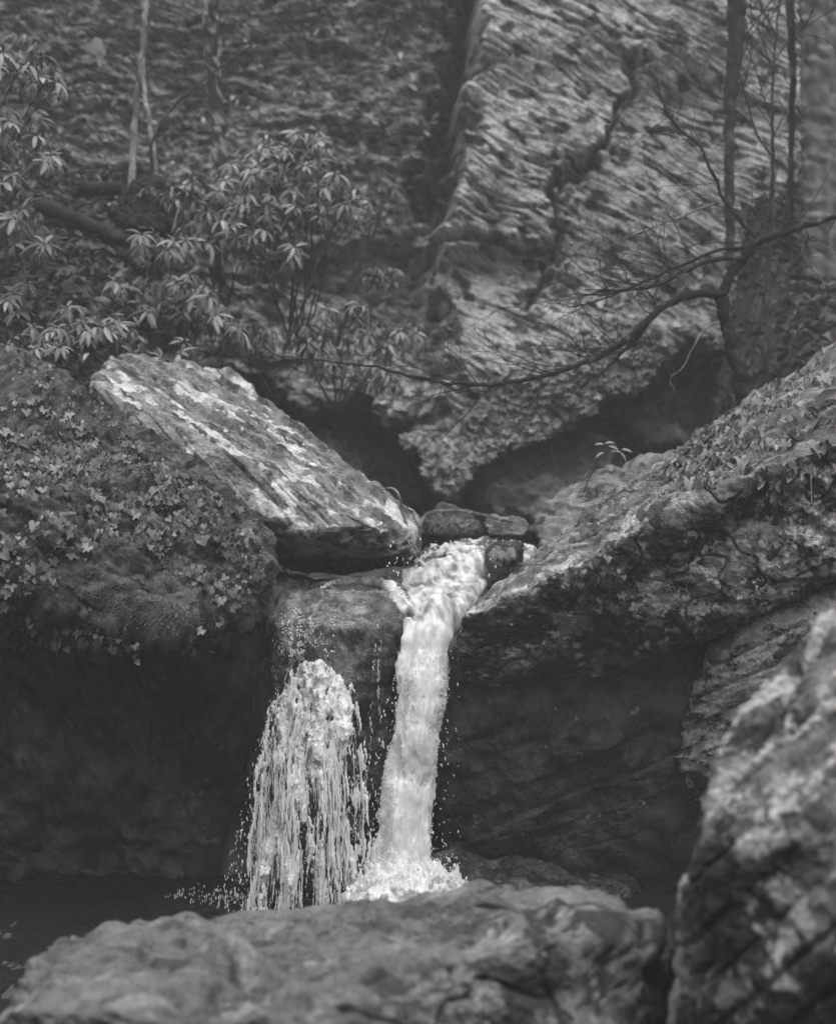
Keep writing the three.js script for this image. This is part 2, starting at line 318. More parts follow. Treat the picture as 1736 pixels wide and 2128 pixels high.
// tilted slab: beds run along its length
const slabAlong = at(780, 1030, 9.25).sub(at(480, 787, 9.85)).normalize(), slabUp = at(600, 885, 9.7).sub(at(480, 1030, 8.5)).normalize();
const slabSide = slabUp.clone().addScaledVector(slabAlong, -slabUp.dot(slabAlong)).normalize(), slabNrm = slabAlong.clone().cross(slabSide).normalize();
const notchS = at(345, 770, 9.7).dot(slabAlong), notchT = at(345, 770, 9.7).dot(slabSide), slabS0 = at(400, 900, 9.1).dot(slabAlong);
const slab = boulder('tilted_slab', 'long tilted rock slab with ridged beds and white lichen crusts', 'rock', [
  [185, 800, 8.9], [285, 888, 8.75], [435, 1018, 8.55], [560, 1072, 8.45], [620, 1104, 8.4], [795, 1100, 8.4], [850, 1110, 8.5],
  [238, 722, 9.5], [300, 735, 9.6], [380, 757, 9.8], [485, 782, 9.9], [600, 870, 9.8], [790, 1025, 9.4], [868, 1085, 9.1],
  [620, 1175, 9.35], [862, 1180, 9.3], [400, 1060, 9.6], [600, 1180, 10.1], [872, 1160, 9.7], [250, 860, 10.1]],
  { N: 185, p: 48,
    disp: (x, y, z) => {
      const t = slabSide.x * x + slabSide.y * y + slabSide.z * z, s = slabAlong.x * x + slabAlong.y * y + slabAlong.z * z, w = slabNrm.x * x + slabNrm.y * y + slabNrm.z * z;
      const notch = 0.10 * Math.exp(-Math.pow((s - notchS) / 0.05, 2)) * smooth(notchT - 0.12, notchT + 0.1, t);
      return beds(t + 0.02 * noise(s * 1.5, w * 2, 1), 0.10, s * 0.5, w, 0.05, 0.05) + beds(t, 0.036, s * 1.2 + 5, w, 0.014, 0.016) - notch + 0.035 * fbm(x * 2, y * 2, z * 2, 3) + 0.02 * fbm(x * 9, y * 9, z * 9, 3) + 0.006 * noise(x * 50, y * 50, z * 50);
    },
    colour: (x, y, z) => {
      const t = slabSide.x * x + slabSide.y * y + slabSide.z * z, s = slabAlong.x * x + slabAlong.y * y + slabAlong.z * z, w = slabNrm.x * x + slabNrm.y * y + slabNrm.z * z;
      const n = fbm(x * 14, y * 14, z * 14, 2), thick = 0.12 * noise(s * 1.3 + 2, t * 1.3, 5) + (s - slabS0) * 0.10;
      const a = mottle(s * 0.8, t * 1.6, w, 0.16, { lichen: 0.30, amount: 0.42, stain: 0.06, stains: -0.28, scale: 1.9, grain: 0.8 });
      return mix(a, 0.62 * (1 + 0.4 * n), smooth(-0.03, 0.06, fbm(s * 3.6, t * 11, w * 4, 3) + 0.5 * n + thick - 0.36));
    } });

const ivyBoulder = boulder('ivy_covered_boulder', 'large dark boulder overgrown with ivy and moss, overhanging the pool', 'boulder', [
  [-220, 610, 8.7], [0, 712, 8.5], [150, 772, 8.5], [270, 900, 8.4], [430, 1012, 8.3], [545, 1090, 8.0],
  [586, 1175, 7.75], [588, 1235, 7.75], [565, 1280, 7.8], [470, 1285, 7.5], [395, 1322, 7.2], [280, 1310, 7.05], [150, 1262, 7.0], [-150, 1200, 6.85],
  [100, 1010, 7.2], [-200, 980, 7.0], [550, 1290, 8.6], [0, 1330, 8.8], [-200, 1300, 8.8]],
  { N: 180, p: 20, low: ['2-1', '0-1'],
    disp: (x, y, z) => 0.16 * fbm(x * 2.1, y * 2.1, z * 2.1, 3) + 0.05 * fbm(x * 9, y * 9, z * 9, 3) + 0.007 * fbm(x * 40, y * 40, z * 40, 2) + beds(y * 0.8 + x * 0.55, 0.16, x, z, 0.035, 0.02),
    colour: (x, y, z) => mottle(x, y, z, 0.065, { lichen: 0.15, amount: 0.18, stain: 0.024, stains: -0.02, scale: 1.8 }) }, 0.85);

boulder('shadowed_boulder', 'black wet rock wall in the hollow beneath the ivy covered boulder', 'boulder', [
  [-250, 1200, 8.5], [-250, 2150, 8.75], [560, 1250, 8.9], [575, 2150, 9.1], [150, 1500, 8.55], [-250, 1200, 10], [-250, 2150, 10], [600, 1200, 10], [620, 2150, 10]],
  { N: 85, disp: rough(0.3), colour: (x, y, z) => mottle(x, y, z, 0.10, { lichen: 0.2, amount: 0.1, stain: 0.05, stains: -0.05 }) }, 0.6);

const ledge = boulder('ledge_boulder', 'rounded wet boulder that the smaller fall slides over', 'boulder', [
  [590, 1192, 8.75], [700, 1184, 8.85], [838, 1196, 8.85], [566, 1285, 8.1], [640, 1290, 7.93], [760, 1285, 7.93], [842, 1262, 8.1],
  [846, 1400, 8.12], [806, 1560, 8.2], [545, 1880, 8.4], [770, 1880, 8.35], [556, 1450, 8.2], [500, 1880, 9.4], [900, 1880, 9.4], [500, 1200, 9.4], [900, 1200, 9.4]],
  { N: 165, p: 18, low: ['1-1', '2-1', '0-1'],
    disp: (x, y, z) => 0.05 * fbm(x * 3, y * 3, z * 3, 3) + 0.022 * fbm(x * 12, y * 9, z * 12, 3) + 0.006 * fbm(x * 45, y * 30, z * 45, 2),
    colour: (x, y, z) => { const [px, py] = elev(8.1)(x, y), film = smooth(790, 730, px + 0.25 * (py - 1300) + 40 * fbm(x * 9, y * 5, z * 9, 2)) + smooth(1290, 1250, py + 20 * noise(x * 8, y * 8, z)); return mix(0.07, 0.21, clamp(film)) * Math.max(0.4, 1 + 1.1 * fbm(x * 14, y * 9, z * 14, 3) + 0.6 * noise(x * 60, y * 40, z * 60)); } }, 0.28);

const dip = [0.42, 0.85, 0.3];
const brinkLine = [at(938, 1292, 7.78), at(1150, 1196, 7.6), at(1320, 1096, 7.5), at(1495, 1016, 7.35), at(1850, 870, 7.2)];
const brinkZ = x => along(brinkLine.map(p => [p.x, p.z]), x), brinkY = x => along(brinkLine.map(p => [p.x, p.y]), x);
const lichenZone = [[1285, 1190], [1334, 1275], [1423, 1330], [1519, 1275], [1740, 1180], [1760, 1040], [1628, 1050], [1548, 1071], [1500, 1103], [1487, 1160], [1404, 1195], [1334, 1195]], lichenZone2 = [[1275, 1275], [1340, 1285], [1365, 1360], [1290, 1390], [1262, 1340]];
const blockZone = [[1405, 1545], [1440, 1440], [1500, 1350], [1650, 1245], [1900, 1150], [1900, 1800], [1560, 1640], [1470, 1590]];
const near = (poly, px, py) => inside(poly, px, py) ? 40 : -polyDist([...poly, poly[0]], px, py);       // inside, or minus the distance to the outline
const overhang = boulder('overhanging_boulder', 'huge lichen spotted boulder rising diagonally beside the main fall', 'boulder', [
  [938, 1292, 7.78], [1150, 1196, 7.6], [1320, 1096, 7.5], [1495, 1016, 7.35], [1800, 890, 7.22],
  [1112, 1140, 8.6], [1268, 1026, 9.0], [1420, 914, 9.2], [1620, 785, 9.3], [1850, 630, 9.3],
  [925, 1400, 8.0], [1000, 1450, 8.1], [1300, 1400, 8.0], [1425, 1352, 7.82], [1520, 1303, 7.65], [1670, 1226, 7.55], [1850, 1150, 7.45], [1100, 1330, 9], [1850, 1200, 9.6]],
  { N: 225, p: 34, low: ['1-1', '2-1', '01'],
    disp: (x, y, z, n) => { const t = -0.5 * x + 0.82 * y + 0.2 * z, f = smooth(0.25, 0.5, n.y); return 0.05 * fbm(x * 2, y * 2, z * 2, 3) + f * beds(t, 0.09, x + y, z, 0.022, 0.014) + 0.024 * fbm(x * 9, y * 9, z * 9, 3) + 0.008 * fbm(x * 36, y * 36, z * 36, 2) - 0.04 * cracks(x * 0.7 + y * 0.4, y - x * 0.5, z, 2.4, 0.02); },
    colour: (x, y, z) => {
      const [px, py] = elev(7.6)(x, y), wx = 60 * fbm(x * 7, y * 7, z * 7, 3), wy = 60 * fbm(x * 7 + 9, y * 7, z * 7, 3);
      const rim = smooth(17, 3, polyDist([[960, 1285], [1060, 1245], [1150, 1196], [1250, 1138], [1320, 1098]], px + wx * 0.4, py + wy * 0.4));           // pale crust along the brink
      const face = smooth(0.03, -0.03, y - brinkY(x) + 0.05 + 0.06 * fbm(x * 8, y * 8, z * 8, 2));
      let top = mottle(x - y * 0.3, y, z, 0.13, { lichen: 0.32, amount: 0.34, stain: 0.05, stains: -0.2, scale: 1.9 }); top = mix(top, 0.58 * (1 + 0.5 * noise(x * 40, y * 40, z * 40)), rim * smooth(-0.08, 0.05, fbm(x * 11, y * 11, z * 11, 3)));
      const zone = smooth(-22, 18, near(lichenZone, px + wx, py + wy));
      const f = mottle(x, y, z, mix(0.13, 0.22, zone), { lichen: 0.60, amount: mix(-0.1, 0.54, zone), stain: 0.035, stains: mix(0.16, -0.10, zone), scale: 2.4 });
      return mix(top, f, face);
    } }, 0.85);

const wet = boulder('wet_boulder', 'black water-worn boulder face right of the main fall', 'boulder', [
  [932, 1318, 7.98], [1000, 1300, 8.05], [1300, 1250, 7.98], [1450, 1330, 8.0], [1490, 1600, 8.15], [1440, 1860, 8.5], [1000, 1830, 8.6], [880, 1800, 8.6], [908, 1500, 8.15],
  [950, 1290, 9.3], [1500, 1290, 9.5], [1500, 1980, 9.6], [880, 1980, 9.6], [900, 1980, 8.7], [1440, 1980, 8.6]],
  { N: 150, p: 22, low: ['1-1', '2-1', '01', '11'],
    disp: (x, y, z) => { const t = -0.42 * x + 0.9 * y; return 0.08 * fbm(x * 2, y * 2, z * 2, 3) + beds(t, 0.17, x * 1.5, z, 0.02, 0.012) + 0.012 * fbm(x * 8 + y * 4, y * 14 - x * 6, z * 9, 4) + 0.02 * fbm(x * 6, y * 6, z * 6, 3); },
    colour: (x, y, z) => { const [px, py] = elev(8.0)(x, y), zone = smooth(-14, 14, near(lichenZone2, px + 50 * fbm(x * 8, y * 8, z * 8, 3), py + 50 * fbm(x * 8 + 5, y * 8, z * 8, 3))); return mottle(x, y, z, mix(0.07, 0.12, zone), { lichen: 0.44, amount: mix(-0.4, 0.5, zone), stain: 0.04, stains: -0.1, scale: 2.4 }); } }, 0.55);

boulder('cracked_block', 'pale cracked rock face below the overhanging boulder', 'rock', [
  [1440, 1430, 7.95], [1500, 1335, 7.8], [1660, 1245, 7.68], [1850, 1160, 7.6], [1400, 1540, 8.05], [1440, 1640, 8.05], [1850, 1640, 7.55], [1850, 1400, 7.5],
  [1470, 1300, 9], [1850, 1200, 9], [1850, 1750, 9], [1440, 1750, 9]],
  { N: 120, p: 26, low: ['1-1', '2-1', '01'],
    disp: (x, y, z) => { const t = -0.45 * x + 0.89 * y, [px, py] = elev(7.6)(x, y); return 0.05 * fbm(x * 2, y * 2, z * 2, 3) + beds(t, 0.12, x, z, 0.03, 0.03) + 0.02 * fbm(x * 6 + y * 3, y * 22 - x * 10, z * 9, 3) - 0.04 * Math.exp(-Math.pow(polyDist([[1460, 1300], [1560, 1298], [1620, 1275], [1660, 1235]], px, py + 8 * noise(x * 9, y * 9, 1)) / 5, 2)); },
    colour: (x, y, z) => { const [px, py] = elev(7.75)(x, y), zone = smooth(-20, 14, near(blockZone, px + 60 * fbm(x * 6, y * 6, z * 6, 3), py + 60 * fbm(x * 6 + 5, y * 6, z * 6, 3))); return mottle(x + y * 0.4, y * 1.6 - x * 0.7, z, mix(0.08, 0.32, zone), { lichen: 0.48, amount: 0.3, stain: 0.03, stains: -0.24, scale: 1.8 }); } }, 0.85);

// upstream rocks
const scaly = boulder('flaky_slab', 'pale flaky slab lying behind the overhanging boulder', 'rock', [
  [1095, 1075, 9.6], [1105, 1118, 9.4], [1180, 1010, 10.1], [1250, 975, 10.4], [1300, 948, 10.6], [1400, 938, 10.5], [1420, 1000, 9.6], [1250, 1120, 9.2], [1130, 1150, 9.4], [1300, 1150, 10.5], [1130, 1140, 10.4]],
  { N: 64, disp: (x, y, z) => beds(y + 0.3 * x + 0.2 * fbm(x * 2, y * 2, z * 2, 2), 0.055, x * 2, z * 2, 0.05, 0.02) + 0.05 * fbm(x * 3, y * 3, z * 3, 3), colour: (x, y, z) => mottle(x, y, z, 0.20, { lichen: 0.3, amount: 0.25, stain: 0.04, stains: -0.25, scale: 1.5 }) });
boulder('hollow_boulder', 'dark boulder in the shade under the cliff foot', 'boulder', [
  [990, 985, 13.1], [1080, 945, 13.5], [1200, 905, 13.7], [1290, 930, 13.2], [1240, 1060, 12.8], [1010, 1080, 12.8], [1000, 1100, 13.8], [1300, 1060, 14.0], [1050, 960, 14.2]],
  { N: 64, disp: rough(0.25), colour: (x, y, z) => mottle(x, y, z, 0.10, { lichen: 0.2, amount: 0.1, stain: 0.05, stains: -0.05 }) });
boulder('gully_boulder', 'dark mossy boulder in the gully behind the tilted slab', 'boulder', [
  [650, 905, 13.8], [720, 880, 14.1], [830, 925, 14.1], [870, 1000, 13.8], [820, 1090, 13.2], [660, 1060, 13.2], [700, 1100, 14.4], [870, 1080, 14.4], [640, 960, 14.4]],
  { N: 64, disp: rough(0.3), colour: (x, y, z) => mottle(x, y, z, 0.10, { lichen: 0.2, amount: 0.1, stain: 0.05, stains: 0 }) });
boulder('root_boulder', 'dark boulder at the foot of the bare tree', 'boulder', [
  [1360, 770, 14.0], [1420, 735, 14.2], [1500, 730, 14.2], [1560, 800, 13.8], [1540, 900, 13.3], [1340, 930, 13.3], [1310, 860, 13.8], [1400, 940, 14.6], [1560, 900, 14.6]],
  { N: 64, disp: rough(0.3), colour: (x, y, z) => mottle(x, y, z, 0.10, { lichen: 0.2, amount: 0.1, stain: 0.05, stains: 0 }) });
boulder('stream_stone', 'rounded stone in the stream beneath the arched branch', 'stone', [
  [880, 1082, 9.5], [905, 1066, 9.7], [975, 1068, 9.7], [992, 1085, 9.5], [980, 1108, 9.4], [890, 1108, 9.4], [930, 1064, 9.9], [985, 1105, 10], [890, 1105, 10]],
  { N: 70, p: 26, disp: rough(0.16, 2), colour: (x, y, z) => mottle(x, y * 3, z, 0.075, { lichen: 0.2, amount: 0.15, stain: 0.03, stains: -0.15, scale: 2 }), group: 'stones in the stream' }, 0.5);
boulder('stream_stone', 'flat layered stone in the stream under the far end of the arched branch', 'stone', [
  [1005, 1085, 9.5], [1030, 1075, 9.7], [1085, 1085, 9.7], [1098, 1098, 9.5], [1090, 1112, 9.4], [1010, 1112, 9.4], [1090, 1110, 10], [1010, 1108, 10]],
  { N: 60, p: 16, disp: (x, y, z) => beds(y, 0.03, x, z, 0.02, 0.01) + 0.07 * fbm(x * 5, y * 5, z * 5, 3), colour: (x, y, z) => mottle(x, y * 3, z, 0.12, { lichen: 0.25, amount: 0.25, stain: 0.04, stains: -0.15, scale: 2 }), group: 'stones in the stream' }, 0.5);
boulder('cap_stone', 'dark wet cap stone on the brink right of the white chute', 'stone', [
  [1008, 1140, 8.55], [1035, 1124, 8.8], [1078, 1126, 8.8], [1085, 1140, 8.6], [1070, 1152, 8.45], [1062, 1195, 8.5], [1052, 1245, 8.55], [1012, 1250, 8.6], [1010, 1160, 8.5], [1080, 1250, 9.1], [1010, 1250, 9.1]],
  { N: 60, p: 22, disp: rough(0.05, 2), colour: (x, y, z) => mottle(x, y, z, 0.055, { lichen: 0.2, amount: 0.1, stain: 0.02, stains: 0 }) }, 0.3);

// pool side
boulder('low_wet_rock', 'low flat wet rock at the foot of the black boulder', 'rock', [
  [880, 1775, 8.35], [940, 1762, 8.5], [1100, 1775, 8.55], [1250, 1795, 8.55], [1312, 1812, 8.5], [1330, 1845, 8.3], [1200, 1850, 8.0], [960, 1850, 7.95], [890, 1850, 8.0], [900, 1900, 8.7], [1320, 1900, 8.7], [950, 1930, 8], [1250, 1930, 8]],
  { N: 100, p: 16, disp: (x, y, z) => 0.05 * fbm(x * 3, y * 3, z * 3, 3) + 0.02 * fbm(x * 11, y * 22, z * 11, 3), colour: (x, y, z) => mottle(x, y, z, 0.055, { lichen: 0.16, amount: 0.16, stain: 0.022, stains: -0.05, scale: 2 }) }, 0.3);

const onTop = (px, py) => { const d = (EYE - 0.78) * FPX / (py - 1064); return [(px - 868) / FPX * d, -d]; };
const cutA = [onTop(250, 1995), onTop(370, 1985), onTop(395, 1970)], cutB = [onTop(540, 1985), onTop(680, 1975)], cutC = [onTop(340, 2080), onTop(390, 2045), onTop(420, 2040)];
const frontLine = [[-3, -3], [-0.35, -3.8], ...[[700, 2090], [870, 2030], [1000, 1940], [1100, 1915], [1400, 1900]].map(a => onTop(...a))];
const flat = boulder('flat_topped_boulder', 'broad flat-topped boulder across the near edge of the pool', 'boulder', [
  [100, 1936, 5.15], [200, 1922, 5.25], [400, 1896, 5.35], [650, 1878, 5.4], [868, 1862, 5.4], [1000, 1836, 5.4], [1178, 1830, 5.3], [1312, 1848, 5.2], [1392, 1920, 4.9],
  [60, 2040, 4.6], [-5, 2098, 4.3], [500, 2110, 4.0], [900, 2050, 4.1], [1015, 1930, 4.5], [1200, 1920, 4.5], [1340, 1950, 4.6],
  [-60, 2280, 4.4], [1420, 2280, 4.7], [500, 2330, 3.9], [1050, 2300, 4.15], [1395, 2120, 4.8], [1390, 2280, 5.6], [0, 2280, 5.6]],
  { N: 150, p: 44, low: ['1-1', '2-1', '01'],
    disp: (x, y, z) => {
      const t = 0.25 * x + 0.9 * y - 0.3 * z;
      const lump = 0.10 * Math.exp(-((x + 0.535) ** 2 + (z + 4.42) ** 2) / 0.0070);
      const cut = -0.09 * Math.exp(-Math.pow(polyDist(cutA, x, z) / 0.045, 2)) - 0.05 * Math.exp(-Math.pow(polyDist(cutB, x, z) / 0.05, 2)) - 0.06 * Math.exp(-Math.pow(polyDist(cutC, x, z) / 0.05, 2));
      return 0.05 * fbm(x * 3.1, y * 3.1, z * 3.1, 2) - 0.02 + beds(t, 0.17, x, z, 0.03, 0.03) + 0.034 * fbm(x * 9, y * 9, z * 9, 3) + 0.008 * fbm(x * 36, y * 36, z * 36, 2) + lump + cut - 0.05 * cracks(x, y, z, 2.3, 0.02);
    },
    colour: (x, y, z) => {
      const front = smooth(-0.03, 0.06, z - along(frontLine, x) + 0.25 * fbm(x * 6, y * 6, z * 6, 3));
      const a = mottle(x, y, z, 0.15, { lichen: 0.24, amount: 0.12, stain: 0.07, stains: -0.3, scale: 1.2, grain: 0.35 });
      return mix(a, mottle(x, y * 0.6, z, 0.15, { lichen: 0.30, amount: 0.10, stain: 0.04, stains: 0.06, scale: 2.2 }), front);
    } }, 0.8);
const spotY = at(1500, 1715, 4.15).y;
const spotted = boulder('lichen_spotted_boulder', 'steep dark boulder at the near right with large white lichen spots', 'boulder', [
  [1745, 1238, 4.6], [1650, 1345, 4.6], [1560, 1465, 4.5], [1490, 1530, 4.4], [1450, 1640, 4.3], [1440, 1744, 4.25], [1422, 1800, 4.25], [1402, 1870, 4.3], [1398, 2130, 4.3],
  [1950, 1100, 4.6], [1950, 1740, 3.7], [1620, 1760, 4.0], [1500, 1760, 4.12], [1415, 2250, 4.3], [1950, 2250, 3.9], [1600, 2250, 4.05],
  [1950, 1150, 5.4], [1620, 1500, 5.3], [1490, 1800, 5.2], [1450, 2250, 5.2], [1950, 2250, 5.4]],
  { N: 135, p: 46, low: ['1-1', '2-1', '01'],
    disp: (x, y, z) => { const t = 0.77 * x + 0.1 * z - 0.63 * y; return 0.035 * fbm(x * 3, y * 3, z * 3, 3) + beds(t, 0.10, (x + y) * 0.7, z, 0.035, 0.05) + 0.02 * fbm(x * 10, y * 10, z * 10, 3) + 0.008 * fbm(x * 34, y * 34, z * 34, 2) - 0.05 * cracks(x * 0.6 + y * 0.4, y - x, z, 1.7, 0.025); },
    colour: (x, y, z) => {
      const front = smooth(0.03, -0.05, y - spotY + 0.22 * fbm(x * 5, y * 5, z * 5, 3));
      const a = mottle((x * 0.63 + y * 0.77) * 0.6, (0.77 * x - 0.63 * y) * 1.3, z, 0.15, { lichen: 0.44, amount: 0.38, stain: 0.05, stains: -0.24, scale: 1.7 });
      return mix(a, mottle(x, y, z, 0.15, { lichen: 0.44, amount: 0.10, stain: 0.035, stains: 0.16, scale: 1.3 }), front);
    } }, 0.85);
console.log('boulders');

// ---------------------------------------------------------------- water
function surfaceNets(nx, ny, nz, f, ox, oy, oz, c) {
  const ids = new Int32Array(nx * ny * nz).fill(-1), pos = [], idx = [], sx = 1, sy = nx, sz = nx * ny;
  for (let k = 0; k < nz - 1; k++) for (let j = 0; j < ny - 1; j++) for (let i = 0; i < nx - 1; i++) {
    const o = i + j * sy + k * sz; let mask = 0;
    for (let b = 0; b < 8; b++) if (f[o + (b & 1) + ((b >> 1) & 1) * sy + (b >> 2) * sz] > 0) mask |= 1 << b;
    if (mask === 0 || mask === 255) continue;
    let x = 0, y = 0, z = 0, n = 0;
    for (let b = 0; b < 8; b++) for (let a = 0; a < 3; a++) {
      if (b & (1 << a)) continue; const b2 = b | (1 << a);
      if (((mask >> b) & 1) === ((mask >> b2) & 1)) continue;
      const v0 = f[o + (b & 1) + ((b >> 1) & 1) * sy + (b >> 2) * sz], v1 = f[o + (b2 & 1) + ((b2 >> 1) & 1) * sy + (b2 >> 2) * sz], t = v0 / (v0 - v1);
      x += (b & 1) + (a === 0 ? t : 0); y += ((b >> 1) & 1) + (a === 1 ? t : 0); z += (b >> 2) + (a === 2 ? t : 0); n++;
    }
    ids[o] = pos.length / 3; pos.push(ox + (i + x / n) * c, oy + (j + y / n) * c, oz + (k + z / n) * c);
  }
  for (let k = 1; k < nz - 1; k++) for (let j = 1; j < ny - 1; j++) for (let i = 1; i < nx - 1; i++) {
    const o = i + j * sy + k * sz, v = f[o] > 0;
    const quad = (u, w, s) => { const a = ids[o], b = ids[o - u], cc = ids[o - u - w], d = ids[o - w]; if (a < 0 || b < 0 || cc < 0 || d < 0) return; if (s) idx.push(a, b, cc, a, cc, d); else idx.push(a, cc, b, a, d, cc); };
    if (v !== f[o + sx] > 0) quad(sy, sz, v); if (v !== f[o + sy] > 0) quad(sz, sx, v); if (v !== f[o + sz] > 0) quad(sx, sy, v);
  }
  const g = new THREE.BufferGeometry(); g.setAttribute('position', new THREE.Float32BufferAttribute(pos, 3)); g.setIndex(idx); g.computeVertexNormals(); return g;
}
function capsule(p, a, b, ra, rb) { const ab = b.clone().sub(a), t = clamp(p.clone().sub(a).dot(ab) / ab.lengthSq()); return ra + (rb - ra) * t - p.distanceTo(a.clone().addScaledVector(ab, t)); }
const foam = new THREE.MeshPhysicalMaterial({ color: new THREE.Color().setRGB(0.88, 0.88, 0.88), roughness: 1, specularIntensity: 0.3 });
const jetFoam = vertexGrey(1, { specularIntensity: 0.2 });
const strandFoam = new THREE.MeshPhysicalMaterial({ color: new THREE.Color().setRGB(0.90, 0.90, 0.90), roughness: 0.5 });
const smin = (a, b, k) => { const h = clamp(0.5 + 0.5 * (a - b) / k); return mix(b, a, h) + k * h * (1 - h); };   // smooth union of two insides (larger is inside)

function snap(mesh, px, py) {                        // the spot of a surface that lies behind a place in the view
  const p = mesh.geometry.attributes.position; let best = null, bd = 1e9;
  for (let i = 0; i < p.count; i++) { const x = p.getX(i), y = p.getY(i), z = p.getZ(i), [a, b] = seen(x, y, z), e = Math.hypot(a - px, b - py); const s = e * 0.02 - z; if (e < 14 && s < bd) { bd = s; best = [x, y, z]; } }
  return best ? V(...best) : at(px, py, 8.4);
}
const dropGeo = new THREE.IcosahedronGeometry(1, 1);
function drops(parent, name, list, mat = foam) {
  const im = new THREE.InstancedMesh(dropGeo, mat, list.length), o = new THREE.Object3D();
  list.forEach(([p, r, st], i) => { o.position.copy(p).sub(parent.position); o.scale.set(r, r * st, r); o.rotation.z = (hash1(i) - 0.5) * 0.4; o.updateMatrix(); im.setMatrixAt(i, o.matrix); });
  im.name = name; im.userData.kind = 'stuff'; parent.add(im); return im;
}

{ // main fall: chute over the brink, the jet, the splash
  const c = 0.0075, lo = at(690, 0, 8.4).x, x0 = lo, x1 = at(1025, 0, 8.7).x, y0 = -0.04, y1 = 1.98, z0 = -9.2, z1 = -7.35;
  const nx = Math.ceil((x1 - x0) / c), ny = Math.ceil((y1 - y0) / c), nz = Math.ceil((z1 - z0) / c), f = new Float32Array(nx * ny * nz).fill(-1);
  const cap = [];
  const chain = (list) => { for (let i = 0; i + 1 < list.length; i++) { const [a, b] = [list[i], list[i + 1]]; cap.push([at(a[0], a[1], a[2]), at(b[0], b[1], b[2]), a[3], b[3]]); } };
  chain([[905, 1275, 8.22, 0.10], [895, 1330, 8.1, 0.105], [885, 1420, 8.02, 0.105], [868, 1540, 7.96, 0.11], [851, 1650, 7.92, 0.112], [838, 1760, 7.88, 0.118], [834, 1850, 7.86, 0.13]]);
  chain([[862, 1360, 8.12, 0.03], [842, 1480, 8.0, 0.03], [820, 1600, 7.95, 0.038], [803, 1700, 7.92, 0.05], [790, 1800, 7.9, 0.055]]);
  chain([[688, 1211, 0.008], [720, 1208, 0.014], [755, 1207, 0.020], [785, 1210, 0.026], [810, 1221, 0.032], [828, 1244, 0.040], [842, 1270, 0.045]].map(([px, py, r]) => { const p = snap(ledge, px, py); return [px, py, -p.z, r]; }));
  chain([[848, 1290, 8.12, 0.022], [845, 1330, 8.08, 0.02], [836, 1400, 8.04, 0.012]]);
  // chute: a tilted sheet between four corners
  const q = [at(868, 1178, 8.75), at(1006, 1150, 8.8), at(1000, 1262, 8.42), at(852, 1262, 8.38)], bed = [at(925, 1290, 8.2)];
  for (let i = 0; i <= 11; i++) { const t = i / 11, top = at(mix(845, 1000, t), mix(1196, 1152, t), 8.78), mid = at(mix(848, 998, t), mix(1245, 1215, t), 8.58), bot = at(mix(868, 945, t), mix(1310, 1285, t), 8.26); cap.push([top, mid, 0.03, 0.038], [mid, bot, 0.038, 0.055]); }
  chain([[880, 1160, 8.9, 0.03], [930, 1146, 8.9, 0.03], [1000, 1140, 8.88, 0.025]]);
  const mounds = [[at(835, 1905, 7.72), 0.25, 0.20], [at(800, 1900, 7.7), 0.17, 0.16], [at(895, 1900, 7.8), 0.20, 0.15], [at(760, 1915, 7.7), 0.10, 0.1], [at(935, 1905, 7.8), 0.12, 0.09]];
  for (const m of mounds) m[0].y = 0.0;
  const bx = cap.map(([a, b, ra, rb]) => { const r = Math.max(ra, rb) + 0.09; return [Math.min(a.x, b.x) - r, Math.max(a.x, b.x) + r, Math.min(a.y, b.y) - r, Math.max(a.y, b.y) + r, Math.min(a.z, b.z) - r, Math.max(a.z, b.z) + r]; });
  const p = V();
  for (let k = 0; k < nz; k++) { const z = z0 + k * c; for (let j = 0; j < ny; j++) { const y = y0 + j * c; for (let i = 0; i < nx; i++) {
    const x = x0 + i * c; let d = -1; p.set(x, y, z);
    for (let n = 0; n < cap.length; n++) { const B = bx[n]; if (x < B[0] || x > B[1] || y < B[2] || y > B[3] || z < B[4] || z > B[5]) continue; d = smin(d, capsule(p, ...cap[n]), 0.03); }
    if (y < 0.45) for (const [m, r, h] of mounds) { const e = Math.hypot((x - m.x) / r, (y - m.y) / h / 1.6, (z - m.z) / r); d = smin(d, (1 - e) * Math.min(r, h), 0.05); }
    if (d < -0.1 || d > 0.12) { f[i + j * nx + k * nx * ny] = d; continue; }
    const up = smooth(1.15, 1.5, y), sl = mix(0.34, 0.25, up);
    let n = 0.042 * fbm(x * 7, y * 7 * sl, z * 7, 2) + 0.011 * fbm(x * 22 + 5, y * 22 * sl, z * 22, 2) + 0.006 * fbm(x * 60, y * 60 * 0.3, z * 60, 2);
    if (y < 0.4) n += 0.05 * smooth(0.4, 0.15, y) * fbm(x * 18, y * 14, z * 18, 3);
    f[i + j * nx + k * nx * ny] = d + n * mix(1, 0.55, up);
  } } }
  const g = surfaceNets(nx, ny, nz, f, x0, y0, z0, c);
  const fall = new THREE.Group(); fall.position.copy(at(835, 1905, 7.8)); fall.position.y = 0;
  tag(fall, 'waterfall', 'main white jet of the waterfall pouring between the boulders', null, null, 'structure');
  { const p = g.attributes.position, col = new Float32Array(p.count * 3);
    for (let i = 0; i < p.count; i++) {
      const x = p.getX(i), y = p.getY(i), z = p.getZ(i), thin = smooth(1.40, 1.56, y + 0.12 * noise(x * 9, z * 9, 3)), streak = fbm(x * 26 - z * 8, y * 7, z * 9, 3), clot = fbm(x * 20, y * 12, z * 20, 2);
      const v = mix(0.86 * (1 + 0.22 * clot), 0.56 * Math.max(0.35, 1 + 0.9 * streak + 0.5 * clot), thin); col[i * 3] = col[i * 3 + 1] = col[i * 3 + 2] = Math.min(v, 0.94);
    }
    g.setAttribute('color', new THREE.BufferAttribute(col, 3)); }
  part(fall, 'jet', g, jetFoam);
  const r = rng(5), list = [];
